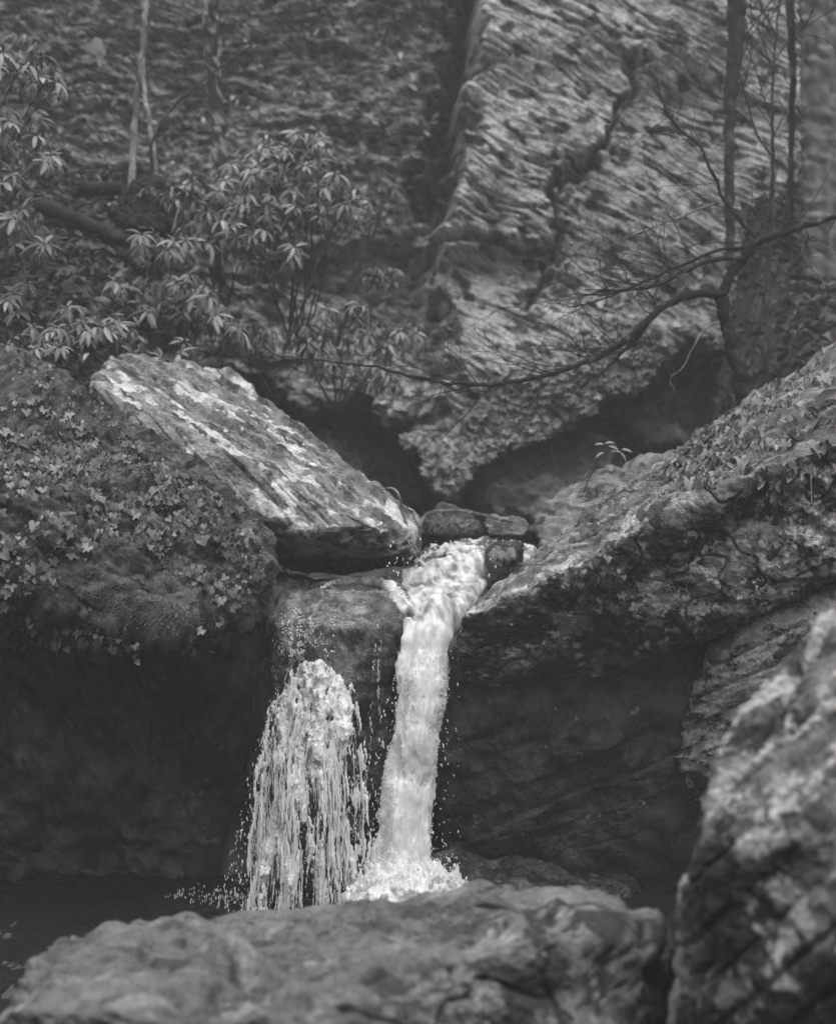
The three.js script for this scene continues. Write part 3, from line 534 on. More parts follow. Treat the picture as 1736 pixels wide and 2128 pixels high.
  for (let i = 0; i < 520; i++) { const t = Math.pow(r(), 0.6), py = mix(1330, 1890, t), cx = along([[1330, 893], [1540, 866], [1760, 836], [1890, 830]], py), s = r() < 0.7 ? -1 : 1; list.push([at(cx + s * (36 + 12 * t + Math.pow(r(), 2.2) * 75 * (0.3 + t)), py, 7.95 - 0.1 * r()), 0.0015 + 0.004 * r() * r(), 1 + 2.5 * r()]); }
  for (let i = 0; i < 700; i++) { const a = r() * 6.283, q2 = Math.sqrt(r()); const b = at(mix(745, 955, r()), 1905, 7.65 + 0.2 * r()); b.y = 0.12 + 0.30 * r() * r() + 0.1 * q2 * Math.cos(a); list.push([b, 0.0025 + 0.006 * r() * r(), 1 + 0.8 * r()]); }
  for (let i = 0; i < 160; i++) list.push([at(mix(800, 1120, r()), mix(1120, 1215, r()), 8.4 + 0.3 * r()), 0.002 + 0.0035 * r(), 1 + r()]);
  const gp = g.attributes.position, gn = g.attributes.normal;                                     // loose drops just off the torn surface
  for (let i = 0; i < 4000; i++) { const k = Math.floor(r() * gp.count), o = 0.001 + 0.016 * r() * r(); if (gp.getY(k) > 1.3 || gn.getZ(k) > 0.75 && gp.getY(k) > 0.35) continue; list.push([V(gp.getX(k) + gn.getX(k) * o, gp.getY(k) + gn.getY(k) * o, gp.getZ(k) + gn.getZ(k) * o).add(fall.position), 0.002 + 0.004 * r() * r(), 1 + 1.5 * r()]); }
  { const cv = new THREE.CatmullRomCurve3([[668, 1214], [700, 1210], [730, 1208], [765, 1208], [795, 1213], [818, 1230], [836, 1258]].map(a => snap(ledge, ...a)));             // foam where the water turns over the ledge
    for (let i = 0; i < 1500; i++) { const t = Math.pow(r(), 0.7), w = 0.012 + 0.03 * t; list.push([cv.getPoint(t).add(V((r() - 0.5) * w * 2, (r() - 0.3) * w * 1.3, (r() - 0.3) * w * 2)), 0.0015 + 0.005 * r() * r(), 0.7 + 0.5 * r()]); } }
  for (let i = 0; i < 17000; i++) {                                                                 // torn streaks along the jet
    const k = Math.floor(r() * gp.count), y = gp.getY(k); if (y < 0.22 || y > 1.42) continue;
    const o = -0.001 + 0.016 * r() * r() * r(); list.push([V(gp.getX(k) + gn.getX(k) * o, y + gn.getY(k) * o, gp.getZ(k) + gn.getZ(k) * o).add(fall.position), 0.0009 + 0.0022 * r() * r(), 3 + 8 * r()]);
  }
  drops(fall, 'spray_drops', list);
}
console.log('jet');
const frontSpots = []; { const p = ledge.geometry.attributes.position, n = ledge.geometry.attributes.normal; for (let i = 0; i < p.count; i++) if (n.getZ(i) > 0.1) { const [a, b] = seen(p.getX(i), p.getY(i), p.getZ(i)); if (a > 565 && a < 700 && b > 1255 && b < 1410) frontSpots.push([a, b, V(p.getX(i), p.getY(i), p.getZ(i) + 0.004)]); } }
const snapFast = (px, py) => { let best = frontSpots[0], bd = 1e9; for (const q of frontSpots) { const e = (q[0] - px) ** 2 + (q[1] - py) ** 2; if (e < bd) { bd = e; best = q; } } return best[2]; };
{ // smaller fall: torn sheets and strands
  const c = 0.0054, x0 = at(505, 0, 7.85).x, x1 = at(790, 0, 7.85).x, y0 = 0.0, y1 = 1.42, z0 = -8.08, z1 = -7.68;
  const nx = Math.ceil((x1 - x0) / c), ny = Math.ceil((y1 - y0) / c), nz = Math.ceil((z1 - z0) / c), f = new Float32Array(nx * ny * nz).fill(-1);
  for (let k = 0; k < nz; k++) { const z = z0 + k * c; for (let j = 0; j < ny; j++) { const y = y0 + j * c; for (let i = 0; i < nx; i++) {
    const x = x0 + i * c, px = 868 - x / z * FPX, py = 1064 + (y - EYE) / z * FPX, v = (py - 1355) / 530;
    const cx = along([[1355, 640], [1420, 660], [1600, 645], [1880, 640]], py), hw = along([[1355, 2], [1372, 26], [1390, 44], [1430, 62], [1500, 80], [1600, 98], [1880, 118]], py), u = (px - cx) / (hw * (1 + 0.35 * noise(y * 9, x > -0.55 ? 3 : 8, 2)));
    if (Math.abs(u) > 1.25 || py < 1352 + 40 * (0.4 + noise(x * 14, 5, 5))) continue;
    const zs = -7.97 + 0.17 * smooth(-0.05, 0.7, v) - 0.05 * u * u + 0.05 * noise(x * 9, y * 2.5, 3) + 0.03 * noise(x * 22, y * 6, 9);
    const dz = Math.abs(z - zs); if (dz > 0.09) continue;
    const big = fbm(x * 13 + 2, y * 3.2 + z * 2, 4, 2), strand = fbm(x * 44 + 1.5 * noise(x * 8, y * 4, 2), y * 2.6 + 3, z * 40, 2), froth = fbm(x * 40, y * 18, z * 40, 3), fine = noise(x * 120, y * 60, z * 120);
    const gap = 0.26 * Math.exp(-Math.pow((u - 0.04) / 0.22, 2)) * smooth(0.45, 0.75, v) + 0.3 * Math.exp(-Math.pow((u - 0.72 - 0.08 * noise(y * 4, 1, 1)) / 0.10, 2)) * smooth(0.15, 0.3, v);
    const thr = mix(-0.16, 0.30, smooth(0.15, 0.75, v)) + 0.4 * smooth(1410, 1360, py + 30 * noise(x * 20, 1, 1)) + 0.75 * smooth(0.72, 1.15, Math.abs(u)) + gap;
    const s = 1.05 * big + mix(0.25, 0.95, smooth(0.1, 0.7, v)) * strand + mix(0.95, 0.45, smooth(0.1, 0.7, v)) * froth + 0.3 * fine - thr;
    f[i + j * nx + k * nx * ny] = Math.min(0.04 * s, 0.02) + 0.008 - dz * 0.6;
    if (s < 0) f[i + j * nx + k * nx * ny] = 0.05 * s + 0.004 - dz * 0.5;
  } } }
  const g = surfaceNets(nx, ny, nz, f, x0, y0, z0, c);
  const fall = new THREE.Group(); fall.position.copy(at(640, 1880, 7.85)); fall.position.y = 0;
  tag(fall, 'waterfall', 'smaller broken veil of water falling left of the main jet', null, null, 'structure');
  part(fall, 'veil', g, strandFoam);
  const r = rng(9), list = [];
  const veilX = (u, py) => along([[1355, 640], [1420, 660], [1600, 645], [1880, 640]], py) + u * along([[1362, 20], [1390, 44], [1430, 64], [1500, 84], [1600, 102], [1890, 122]], py);
  const bunches = [-0.98, -0.8, -0.66, -0.6, -0.45, -0.38, -0.2, 0.12, 0.3, 0.36, 0.46, 0.58, 0.66, 0.98];
  for (let k = 0; k < 250; k++) {                                                                   // strands: broken threads of stretched drops
    const u = clamp(bunches[Math.floor(r() * bunches.length)] + (r() + r() - 1) * 0.16, -1.12, 1.1), v0 = 0.12 + r() * (0.15 + 0.5 * r()) + (0.05 + 0.12 * r()) * Math.abs(u), v1 = Math.min(1, v0 + 0.15 + 0.6 * r()), sway = (r() - 0.55) * 0.22, rad = 0.0011 + 0.0042 * Math.pow(r(), 4), z = 7.93 + 0.07 * (r() - 0.5);
    if (Math.abs(u - 0.04) < 0.13 && v1 > 0.6 && r() < 0.75) continue;
    for (let v = v0; v < v1; v += 0.005 + 0.007 * r()) {
      if (noise(u * 9, v * 7, k) < -0.04) continue;
      const py = 1362 + 530 * v, uu = u + sway * (v - v0) + 0.12 * noise(v * 6, k * 1.3, 2);
      list.push([at(veilX(uu, py) + (r() - 0.5) * 1.4, py, z - 0.13 * smooth(0, 0.7, v)), rad * (0.6 + 0.7 * r()), 4 + 6 * r()]);
    }
  }
  for (let i = 0; i < 1100; i++) { const py = 1395 - 130 * Math.pow(r(), 1.4), px = 625 + (r() + r() + r() - 1.5) * 56; if (noise(px * 0.06, py * 0.035, 4) < -0.02) continue; list.push([snapFast(px, py), 0.0015 + 0.003 * r(), 1 + r()]); }
  for (let i = 0; i < 1100; i++) {
    const v = Math.pow(r(), 0.5), py = mix(1400, 1895, v), hw = along([[1400, 70], [1600, 102], [1895, 122]], py), side = r();
    const u = side < 0.5 ? -0.85 - Math.pow(r(), 2) * 0.6 * (0.25 + v) : side < 0.68 ? 0.85 + (r() + r() - 1) * 0.35 : (r() * 2 - 1) * 0.9;
    list.push([at(643 + u * hw, py, 7.78 + 0.15 * r()), 0.0014 + 0.004 * r() * r(), 1 + 3.5 * r()]);
  }
  for (let i = 0; i < 170; i++) { const b = at(mix(330, 540, Math.sqrt(r())), 1900, 8.0 + 0.25 * r()); b.y = 0.02 + 0.10 * r() * r(); list.push([b, 0.0015 + 0.0025 * r(), 1 + 3 * r()]); }
  // thin broken threads of water over the wet ledge and down the gap
  for (const pts of [[[655, 1206], [690, 1204], [740, 1210], [790, 1214], [830, 1222]], [[690, 1252], [735, 1270], [790, 1282], [825, 1284], [846, 1300], [848, 1340]], [[720, 1226], [770, 1222], [810, 1226], [838, 1240]], [[640, 1232], [680, 1228], [720, 1236]], [[785, 1300], [778, 1380], [772, 1470], [768, 1560]], [[765, 1480], [772, 1520], [763, 1590], [758, 1640]], [[790, 1330], [786, 1420], [788, 1500]]]) {
    const cv = new THREE.CatmullRomCurve3(pts.map(a => snap(ledge, a[0], a[1])));
    for (let t = 0; t < 1; t += 0.004 + 0.01 * r()) { if (noise(t * 9, pts[0][0], 3) < -0.1) continue; list.push([cv.getPoint(t).add(V((r() - 0.5) * 0.012, (r() - 0.5) * 0.012, 0.004)), 0.0012 + 0.0026 * r() * r(), pts[0][1] < 1290 ? 0.8 : 2 + 3 * r()]); }
  }
  drops(fall, 'spray_drops', list, strandFoam);
}
{ // upper stream: shallow foamy water above the brink
  const g = boulderShape(P([[850, 1196, 8.7], [870, 1150, 8.9], [930, 1128, 9.2], [1000, 1122, 9.3], [1105, 1130, 9.2], [1122, 1148, 8.8], [1090, 1175, 8.75], [900, 1200, 8.75], [900, 1180, 9.6], [1100, 1170, 9.6]]),
    { N: 80, p: 20, disp: (x, y, z) => 0.04 * fbm(x * 8, y * 8, z * 8, 3) + 0.014 * fbm(x * 32, y * 32, z * 32, 2), colour: (x, y, z) => { const n = fbm(x * 11, y * 11, z * 11, 3); return mix(0.10, 0.62, smooth(-0.1, 0.22, n)); } });
  tag(new THREE.Mesh(g, vertexGrey(0.25)), 'stream_water', 'foamy stream water spilling over the brink', null, null, 'structure');
}
{ // pool
  const xs = [], zs = [], pos = [], idx = [];
  for (let x = -5; x <= 5; x += 0.034) xs.push(x); for (let z = -9.6; z <= -5.4; z += 0.023) zs.push(z); for (let z = -5.4; z <= 1; z += 0.1) zs.push(z);
  for (const z of zs) for (const x of xs) {
    const d = Math.hypot(x + 0.1, z + 7.8), a = 0.8 + 0.9 * Math.exp(-d * 0.7);
    pos.push(x, a * (0.03 * fbm(x * 5, z * 8, 2, 2) + 0.034 * fbm(x * 15, z * 26, 5, 2) + 0.004 * Math.sin(d * 34 + 5 * noise(x * 3, z * 3, 1))), z);
  }
  for (let j = 0; j + 1 < zs.length; j++) for (let i = 0; i + 1 < xs.length; i++) { const a = j * xs.length + i, b = a + 1, c = a + xs.length, d = c + 1; idx.push(a, c, b, b, c, d); }
  const g = new THREE.BufferGeometry(); g.setAttribute('position', new THREE.Float32BufferAttribute(pos, 3)); g.setIndex(idx); g.computeVertexNormals();
  tag(new THREE.Mesh(g, grey(0.022, 0.14)), 'pool_water', 'dark rippled water of the plunge pool', null, null, 'structure');
}
console.log('water');

// ---------------------------------------------------------------- leaves
function longLeaf(len, wid, droop, fold) {          // narrow evergreen leaf along +y, base at the origin
  const pos = [], idx = [], n = 5;
  for (let i = 0; i <= n; i++) {
    const t = i / n, w = wid * 0.5 * Math.pow(Math.sin(Math.PI * clamp(t * 0.94 + 0.03)), 0.7) * (i === 0 ? 0.25 : 1), b = -droop * t * t * len, y = len * t * (1 - 0.15 * droop * t);
    pos.push(-w, y, b + fold * w, 0, y, b, w, y, b + fold * w);
  }
  for (let i = 0; i < n; i++) for (let s = 0; s < 2; s++) { const a = i * 3 + s, b = a + 1, c = a + 3, d = c + 1; idx.push(a, b, c, b, d, c); }
  const g = new THREE.BufferGeometry(); g.setAttribute('position', new THREE.Float32BufferAttribute(pos, 3)); g.setIndex(idx); g.computeVertexNormals(); return g;
}
function lobedLeaf(seed, lobes = 5) {               // ivy leaf about 1 across, stalk at the origin, tip along +y
  const r = rng(seed), pos = [0, 0.28, 0], idx = [], N = lobes * 4;
  for (let i = 0; i <= N; i++) {
    const t = i / N, th = mix(-2.75, 2.75, t), lobe = Math.abs(Math.cos((t * lobes - lobes / 2 + (lobes % 2 ? 0 : 0.5)) * Math.PI));
    const rad = (0.36 + 0.26 * Math.pow(lobe, 1.3) * (1 - 0.45 * Math.abs(t - 0.5) * 2) + 0.14 * (r() - 0.5));
    const x = Math.sin(th) * rad, y = 0.28 + Math.cos(th) * rad;
    pos.push(x, y, 0.22 * Math.abs(x) - 0.5 * (y - 0.3) ** 2 * (y > 0.3 ? 1 : 0.2) + 0.05 * (r() - 0.5));
  }
  for (let i = 1; i <= N; i++) idx.push(0, i + 1, i);
  const g = new THREE.BufferGeometry(); g.setAttribute('position', new THREE.Float32BufferAttribute(pos, 3)); g.setIndex(idx); g.computeVertexNormals(); return g;
}
function curledLeaf(seed) {                          // dry leaf, about 1 long, rolled along its length
  const r = rng(seed), pos = [], idx = [], n = 6, curl = 0.6 + r() * 1.4, twist = (r() - 0.5) * 1.2;
  for (let i = 0; i <= n; i++) { const t = i / n, w = 0.26 * Math.pow(Math.sin(Math.PI * clamp(t * 0.92 + 0.04)), 0.6) * (0.8 + 0.4 * r());
    for (let s = -2; s <= 2; s++) { const a = s / 2 * curl, x = Math.sin(a) / curl * w * 1.4, z = (1 - Math.cos(a)) / curl * w * 1.6 + 0.04 * (r() - 0.5), q = twist * (t - 0.5); pos.push(x * Math.cos(q) - z * Math.sin(q), t, x * Math.sin(q) + z * Math.cos(q) + 0.25 * (t - 0.5) ** 2); } }
  for (let i = 0; i < n; i++) for (let s = 0; s < 4; s++) { const a = i * 5 + s, b = a + 1, c = a + 5, d = c + 1; idx.push(a, b, c, b, d, c); }
  const g = new THREE.BufferGeometry(); g.setAttribute('position', new THREE.Float32BufferAttribute(pos, 3)); g.setIndex(idx); g.computeVertexNormals(); return g;
}
const leafMat = (v, rough_ = 0.5) => new THREE.MeshPhysicalMaterial({ color: new THREE.Color().setRGB(v, v, v), roughness: rough_, side: THREE.DoubleSide });
const evergreenMats = [0.10, 0.16, 0.23, 0.32].map(v => leafMat(v, 0.45)), ivyMats = [0.045, 0.08, 0.14, 0.24].map(v => leafMat(v, 0.5)), dryMats = [0.16, 0.26, 0.40].map(v => leafMat(v, 0.9));
const longGeos = [longLeaf(0.12, 0.033, 0.25, 0.35), longLeaf(0.10, 0.030, 0.5, 0.25), longLeaf(0.135, 0.034, 0.35, 0.5), longLeaf(0.09, 0.028, 0.1, 0.6)];
const ivyGeos = [lobedLeaf(3), lobedLeaf(4), lobedLeaf(5, 3), lobedLeaf(6, 7), lobedLeaf(8, 3), lobedLeaf(12)], dryGeos = [curledLeaf(1), curledLeaf(2), curledLeaf(3), curledLeaf(4), lobedLeaf(9, 3)];
const bark = grey(0.014, 0.95), barkSkin = vertexGrey(0.95), paleBark = grey(0.26, 0.9), twigMat = grey(0.03, 0.95), paleTwig = grey(0.22, 0.9);

function orient(o, yDir, zDir) {                     // turn an object so that its y runs along yDir and its face looks along zDir
  const y = yDir.clone().normalize(), z = zDir.clone().addScaledVector(y, -zDir.dot(y)).normalize(), x = y.clone().cross(z);
  o.quaternion.setFromRotationMatrix(new THREE.Matrix4().makeBasis(x, y, z));
}
// a whorl of long leaves round a shoot tip
function whorl(parent, p, r, size = 1, count = 8) {
  const tip = V((r() - 0.5) * 1.3, 0.7, -0.1 + r() * 0.9).normalize(), a0 = r() * 6.28, s1 = V(1, 0, 0).addScaledVector(tip, -tip.x).normalize(), s2 = tip.clone().cross(s1);
  for (let i = 0; i < count; i++) {
    const a = a0 + i / count * 6.283 + (r() - 0.5) * 0.5, out = s1.clone().multiplyScalar(Math.cos(a)).addScaledVector(s2, Math.sin(a)), dir = out.clone().addScaledVector(tip, 0.05 + r() * 0.35).add(V((r() - 0.5) * 0.5, -0.15 - r() * 0.6, (r() - 0.5) * 0.4)).normalize();
    const m = new THREE.Mesh(longGeos[Math.floor(r() * 4)], evergreenMats[Math.min(3, Math.floor(Math.abs(r() + r() - 0.4) * 3))]); m.name = 'leaf';
    m.position.copy(p).addScaledVector(out, 0.012).sub(parent.position); orient(m, dir, tip.clone().add(V(0, 0.5, 0.1))); m.scale.setScalar(size * (0.75 + 0.45 * r()));
    parent.add(m);
  }
}
// evergreen shrub: shoots from a base to whorls spread through ellipses given as [px, py, rx, ry, depth, count]
function shrub(label, base, blobs, seed, size = 1) {
  const r = rng(seed), b = at(...base), t = thing('rhododendron', label, 'shrub', b, 'evergreen shrubs below the cliff'), stems = [];
  let n = 0;
  for (const [px, py, rx, ry, d, count] of blobs) {
    const hub = at(px, py + ry * 0.6, d + 0.25), mid = b.clone().lerp(hub, 0.5).add(V((r() - 0.5) * 0.3, 0.15, (r() - 0.5) * 0.2));
    stems.push(tube([b, mid, hub], [0.010, 0.006, 0.004], 5, 0.4, seed));
    for (let i = 0; i < count && n < 42; i++, n++) {
      const a = r() * 6.283, q = Math.sqrt(r()), p = at(px + Math.cos(a) * q * rx, py + Math.sin(a) * q * ry, d + (r() - 0.5) * 0.5);
      stems.push(tube([hub, hub.clone().lerp(p, 0.5).add(V((r() - 0.5) * 0.08, -0.04, (r() - 0.5) * 0.08)), p], [0.004, 0.003], 4, 0.3, i));
      whorl(t, p, r, size, 5 + Math.floor(r() * 5));
    }
  }
  part(t, 'stems', mergeGeometries(stems), twigMat);
  const im = new THREE.InstancedMesh(longGeos[1], evergreenMats[1], blobs.length * 120), o = new THREE.Object3D();           // the leaves further in
  blobs.forEach(([px, py, rx, ry, d], k) => { for (let i = 0; i < 120; i++) { const a = r() * 6.283, q = 1.15 * Math.sqrt(r()); o.position.copy(at(px + Math.cos(a) * q * rx, py + 12 + Math.sin(a) * q * ry, d + 0.2 + r() * 0.5)).sub(b); orient(o, V((r() - 0.5) * 2, -0.7 + (r() - 0.5), r() - 0.3), V((r() - 0.5), 0.8, 0.6)); o.scale.setScalar(size * (0.6 + 0.5 * r())); o.updateMatrix(); im.setMatrixAt(k * 120 + i, o.matrix); const v = 0.4 + 0.8 * r(); im.setColorAt(k * 120 + i, new THREE.Color().setRGB(v, v, v)); } });
  im.name = 'inner_leaves'; im.userData.kind = 'stuff'; t.add(im);
  return t;
}
shrub('dense rhododendron in front of the lichen covered trunk', [455, 700, 11.6], [[460, 400, 110, 50, 11.2, 22], [430, 480, 70, 30, 11.1, 8], [540, 450, 70, 40, 11.2, 12]], 11);
shrub('high rhododendron spray against the dark layered cliff', [600, 700, 11.9], [[590, 310, 85, 45, 11.5, 15], [500, 350, 60, 30, 11.4, 7], [650, 300, 40, 40, 11.6, 6], [560, 380, 60, 25, 11.4, 6]], 17, 0.9);
shrub('rhododendron with drooping leaves hanging above the tilted slab', [420, 800, 11.0], [[345, 500, 60, 28, 10.6, 7], [380, 590, 70, 30, 10.5, 9], [280, 585, 45, 22, 10.6, 4], [330, 645, 60, 24, 10.5, 5], [430, 640, 40, 26, 10.5, 4], [380, 735, 50, 28, 10.3, 5], [520, 680, 45, 24, 10.5, 4]], 12);
shrub('rhododendron reaching right across the dark ledge', [620, 760, 11.8], [[700, 420, 85, 38, 11.4, 13], [620, 410, 60, 40, 11.3, 9], [560, 520, 60, 40, 11.2, 9], [660, 370, 45, 30, 11.5, 4], [790, 560, 35, 18, 11.6, 2]], 13);
shrub('rhododendron hanging in at the left edge of the view', [-120, 620, 10.2], [[40, 110, 60, 50, 9.9, 6], [85, 160, 40, 40, 9.9, 4], [40, 260, 50, 45, 9.9, 6], [90, 320, 30, 20, 9.9, 2], [35, 445, 55, 25, 9.9, 5], [60, 500, 45, 25, 9.9, 4], [10, 350, 20, 60, 9.9, 4]], 14);
shrub('low rhododendron on the bank above the ivy covered boulder', [90, 790, 10.3], [[70, 690, 75, 30, 9.9, 6], [190, 660, 80, 34, 10.1, 8], [240, 700, 60, 30, 10.0, 6], [30, 610, 50, 40, 10.2, 5], [130, 730, 60, 18, 9.8, 4]], 15, 0.9);
shrub('rhododendron in the shade of the gully under the ledge', [700, 860, 11.6], [[720, 660, 60, 34, 11.4, 6], [690, 740, 50, 30, 11.3, 5], [820, 690, 60, 40, 11.5, 6], [780, 770, 50, 20, 11.4, 4], [640, 690, 40, 30, 11.4, 4]], 16, 0.85);

// ground covers: scatter over vertices of a boulder that lie in a region of it
function spots(mesh, poly, count, r, test = () => true) {
  const p = mesh.geometry.attributes.position, n = mesh.geometry.attributes.normal, out = []; let tries = 0;
  while (out.length < count && tries++ < count * 400) {
    const i = Math.floor(r() * p.count), x = p.getX(i), y = p.getY(i), z = p.getZ(i), [px, py] = seen(x, y, z);
    if (!inside(poly, px, py) || n.getZ(i) < -0.15 && n.getY(i) < 0.5) continue;
    if (-x * n.getX(i) + (EYE - y) * n.getY(i) - z * n.getZ(i) < -0.3) continue;
    if (test(x, y, z, px, py)) out.push([V(x, y, z), V(n.getX(i), n.getY(i), n.getZ(i))]);
  }
  return out;
}
function cover(label, name, mesh, poly, count, seed, { geos = ivyGeos, mats = ivyMats, size = [0.015, 0.058], lift = 0.03, test, stems = 60 } = {}) {
  const r = rng(seed), list = spots(mesh, poly, count, r, test), base = list[0][0].clone(), t = thing(name, label, 'plant', base);
  const items = list.map(([p, n]) => ({ p, n, s: mix(size[0], size[1], Math.pow(r(), 1.5)) })).sort((a, b) => b.s - a.s), o = new THREE.Object3D(), rest = geos.map(() => []), stemGeos = [];
  items.forEach(({ p, n, s }, i) => {
    const face = n.clone().multiplyScalar(0.7).add(V((r() - 0.5) * 1.7, 0.5 + r() * 0.6, 0.25 + (r() - 0.5) * 1.7)).normalize(), dir = V((r() - 0.5) * 1.3, -0.8 + (r() - 0.5) * 0.9, 0.3 + (r() - 0.5)).normalize();
    const k = Math.floor(r() * geos.length), mk = Math.min(mats.length - 1, Math.floor(r() * mats.length)), m = i < 300 ? new THREE.Mesh(geos[k], mats[mk]) : o;
    m.position.copy(p).addScaledVector(n, lift * (0.3 + r())).sub(base); orient(m, dir, face); m.scale.setScalar(s);
    if (i < 300) { m.name = 'leaf'; t.add(m); } else { m.updateMatrix(); rest[k].push(m.matrix.clone()); }
    if (i < stems) { const q = p.clone().addScaledVector(n, lift); stemGeos.push(tube(wander(q, V((r() - 0.5) * 0.6, -0.8, 0.2), 0.06 + r() * 0.14, 3, r, 0.5), [0.0014, 0.0008], 3)); }
  });
  rest.forEach((ms, k) => { if (!ms.length) return; const im = new THREE.InstancedMesh(geos[k], mats[k % mats.length], ms.length); ms.forEach((m, i) => { im.setMatrixAt(i, m); const v = 0.6 + 0.9 * hash1(i * 1.7 + k); im.setColorAt(i, new THREE.Color().setRGB(v, v, v)); }); im.name = 'small_leaves'; im.userData.kind = 'stuff'; t.add(im); });
  if (stemGeos.length) part(t, 'stems', mergeGeometries(stemGeos), twigMat, 'stuff');
  return t;
}
const clumps = (f, th, off = 0) => (x, y, z) => fbm(x * f + off, y * f, z * f, 2) > th;
cover('ivy mat over the upper slope of the mossy boulder', 'ivy', ivyBoulder, [[-40, 700], [60, 740], [160, 780], [230, 870], [330, 960], [430, 1030], [500, 1060], [440, 1090], [300, 1050], [160, 960], [-40, 900]], 1700, 21, { test: clumps(5, -0.12) });
cover('ivy mat over the left flank of the mossy boulder', 'ivy', ivyBoulder, [[-40, 880], [160, 940], [260, 1040], [220, 1130], [130, 1190], [60, 1230], [-40, 1220]], 1300, 22, { test: clumps(5, -0.12, 4), size: [0.02, 0.066] });
cover('ivy trailing over the nose of the mossy boulder above the black hollow', 'ivy', ivyBoulder, [[260, 1030], [450, 1080], [540, 1120], [560, 1180], [480, 1260], [400, 1220], [320, 1150], [250, 1120]], 800, 23, { test: clumps(5, -0.02, 8) });
cover('ivy sprays hanging from the lower lip of the mossy boulder', 'ivy', ivyBoulder, [[260, 1285], [420, 1260], [470, 1250], [460, 1330], [330, 1345], [270, 1330]], 90, 24, { lift: 0.05 });
cover('ivy fringe along the underside of the moss cushion', 'ivy', ivyBoulder, [[150, 1245], [430, 1290], [420, 1350], [150, 1340]], 150, 28, { lift: 0.04 });
cover('dim leaves on the wall below the moss cushion', 'ivy', ivyBoulder, [[-40, 1230], [150, 1270], [280, 1320], [330, 1420], [-40, 1420]], 420, 25);
cover('ivy patch on the face of the overhanging boulder below its pale edge', 'ivy', overhang, [[1150, 1200], [1250, 1150], [1300, 1180], [1290, 1260], [1180, 1250]], 130, 26, { test: clumps(6, -0.1) });
cover('ivy and dead leaves over the crest of the overhanging boulder', 'ivy', overhang, [[1400, 930], [1540, 850], [1740, 700], [1760, 960], [1650, 1010], [1560, 1060], [1470, 1030], [1390, 1000]], 800, 27, { geos: [ivyGeos[0], ivyGeos[1], dryGeos[0], dryGeos[1]], mats: [ivyMats[0], ivyMats[1], ivyMats[3], dryMats[1]], size: [0.04, 0.09], lift: 0.035, test: clumps(4, -0.14) });

// moss cushions on the ivy covered boulder
{
  const r = rng(31), sprig = new THREE.ConeGeometry(0.0026, 0.011, 3); sprig.translate(0, 0.005, 0);
  const A = spots(ivyBoulder, [[215, 1160], [330, 1180], [400, 1270], [405, 1305], [300, 1305], [230, 1270], [150, 1235]], 30000, r, (x, y, z) => fbm(x * 7, y * 7, z * 7, 2) > -0.22);
  const B = spots(ivyBoulder, [[250, 890], [330, 940], [430, 1015], [440, 1050], [350, 1010], [260, 930]], 12000, r), C = spots(ivyBoulder, [[180, 1080], [330, 1120], [420, 1200], [400, 1260], [230, 1170]], 18000, r, (x, y, z) => fbm(x * 6 + 3, y * 6, z * 6, 2) > 0.0);
  const D = spots(ivyBoulder, [[120, 1230], [420, 1270], [470, 1290], [420, 1350], [120, 1340]], 9000, r, (x, y, z) => fbm(x * 6 + 7, y * 6, z * 6, 2) > -0.1), all = [...A, ...B, ...C, ...D], im = new THREE.InstancedMesh(sprig, grey(0.24, 0.95), all.length), o = new THREE.Object3D();
  all.forEach(([p, n], i) => { o.position.copy(p).add(V((r() - 0.5) * 0.012, (r() - 0.5) * 0.012, (r() - 0.5) * 0.012)); orient(o, n.clone().add(V((r() - 0.5) * 1.2, 0.3 + (r() - 0.5) * 0.8, (r() - 0.5) * 1.2)), V(r(), r(), 1)); o.scale.setScalar(0.6 + r()); o.updateMatrix(); im.setMatrixAt(i, o.matrix); const v = 0.55 + 0.9 * r(); im.setColorAt(i, new THREE.Color().setRGB(v, v, v)); });
  tag(im, 'moss', 'fine moss cushions on the ivy covered boulder', 'moss', null, 'stuff');
}
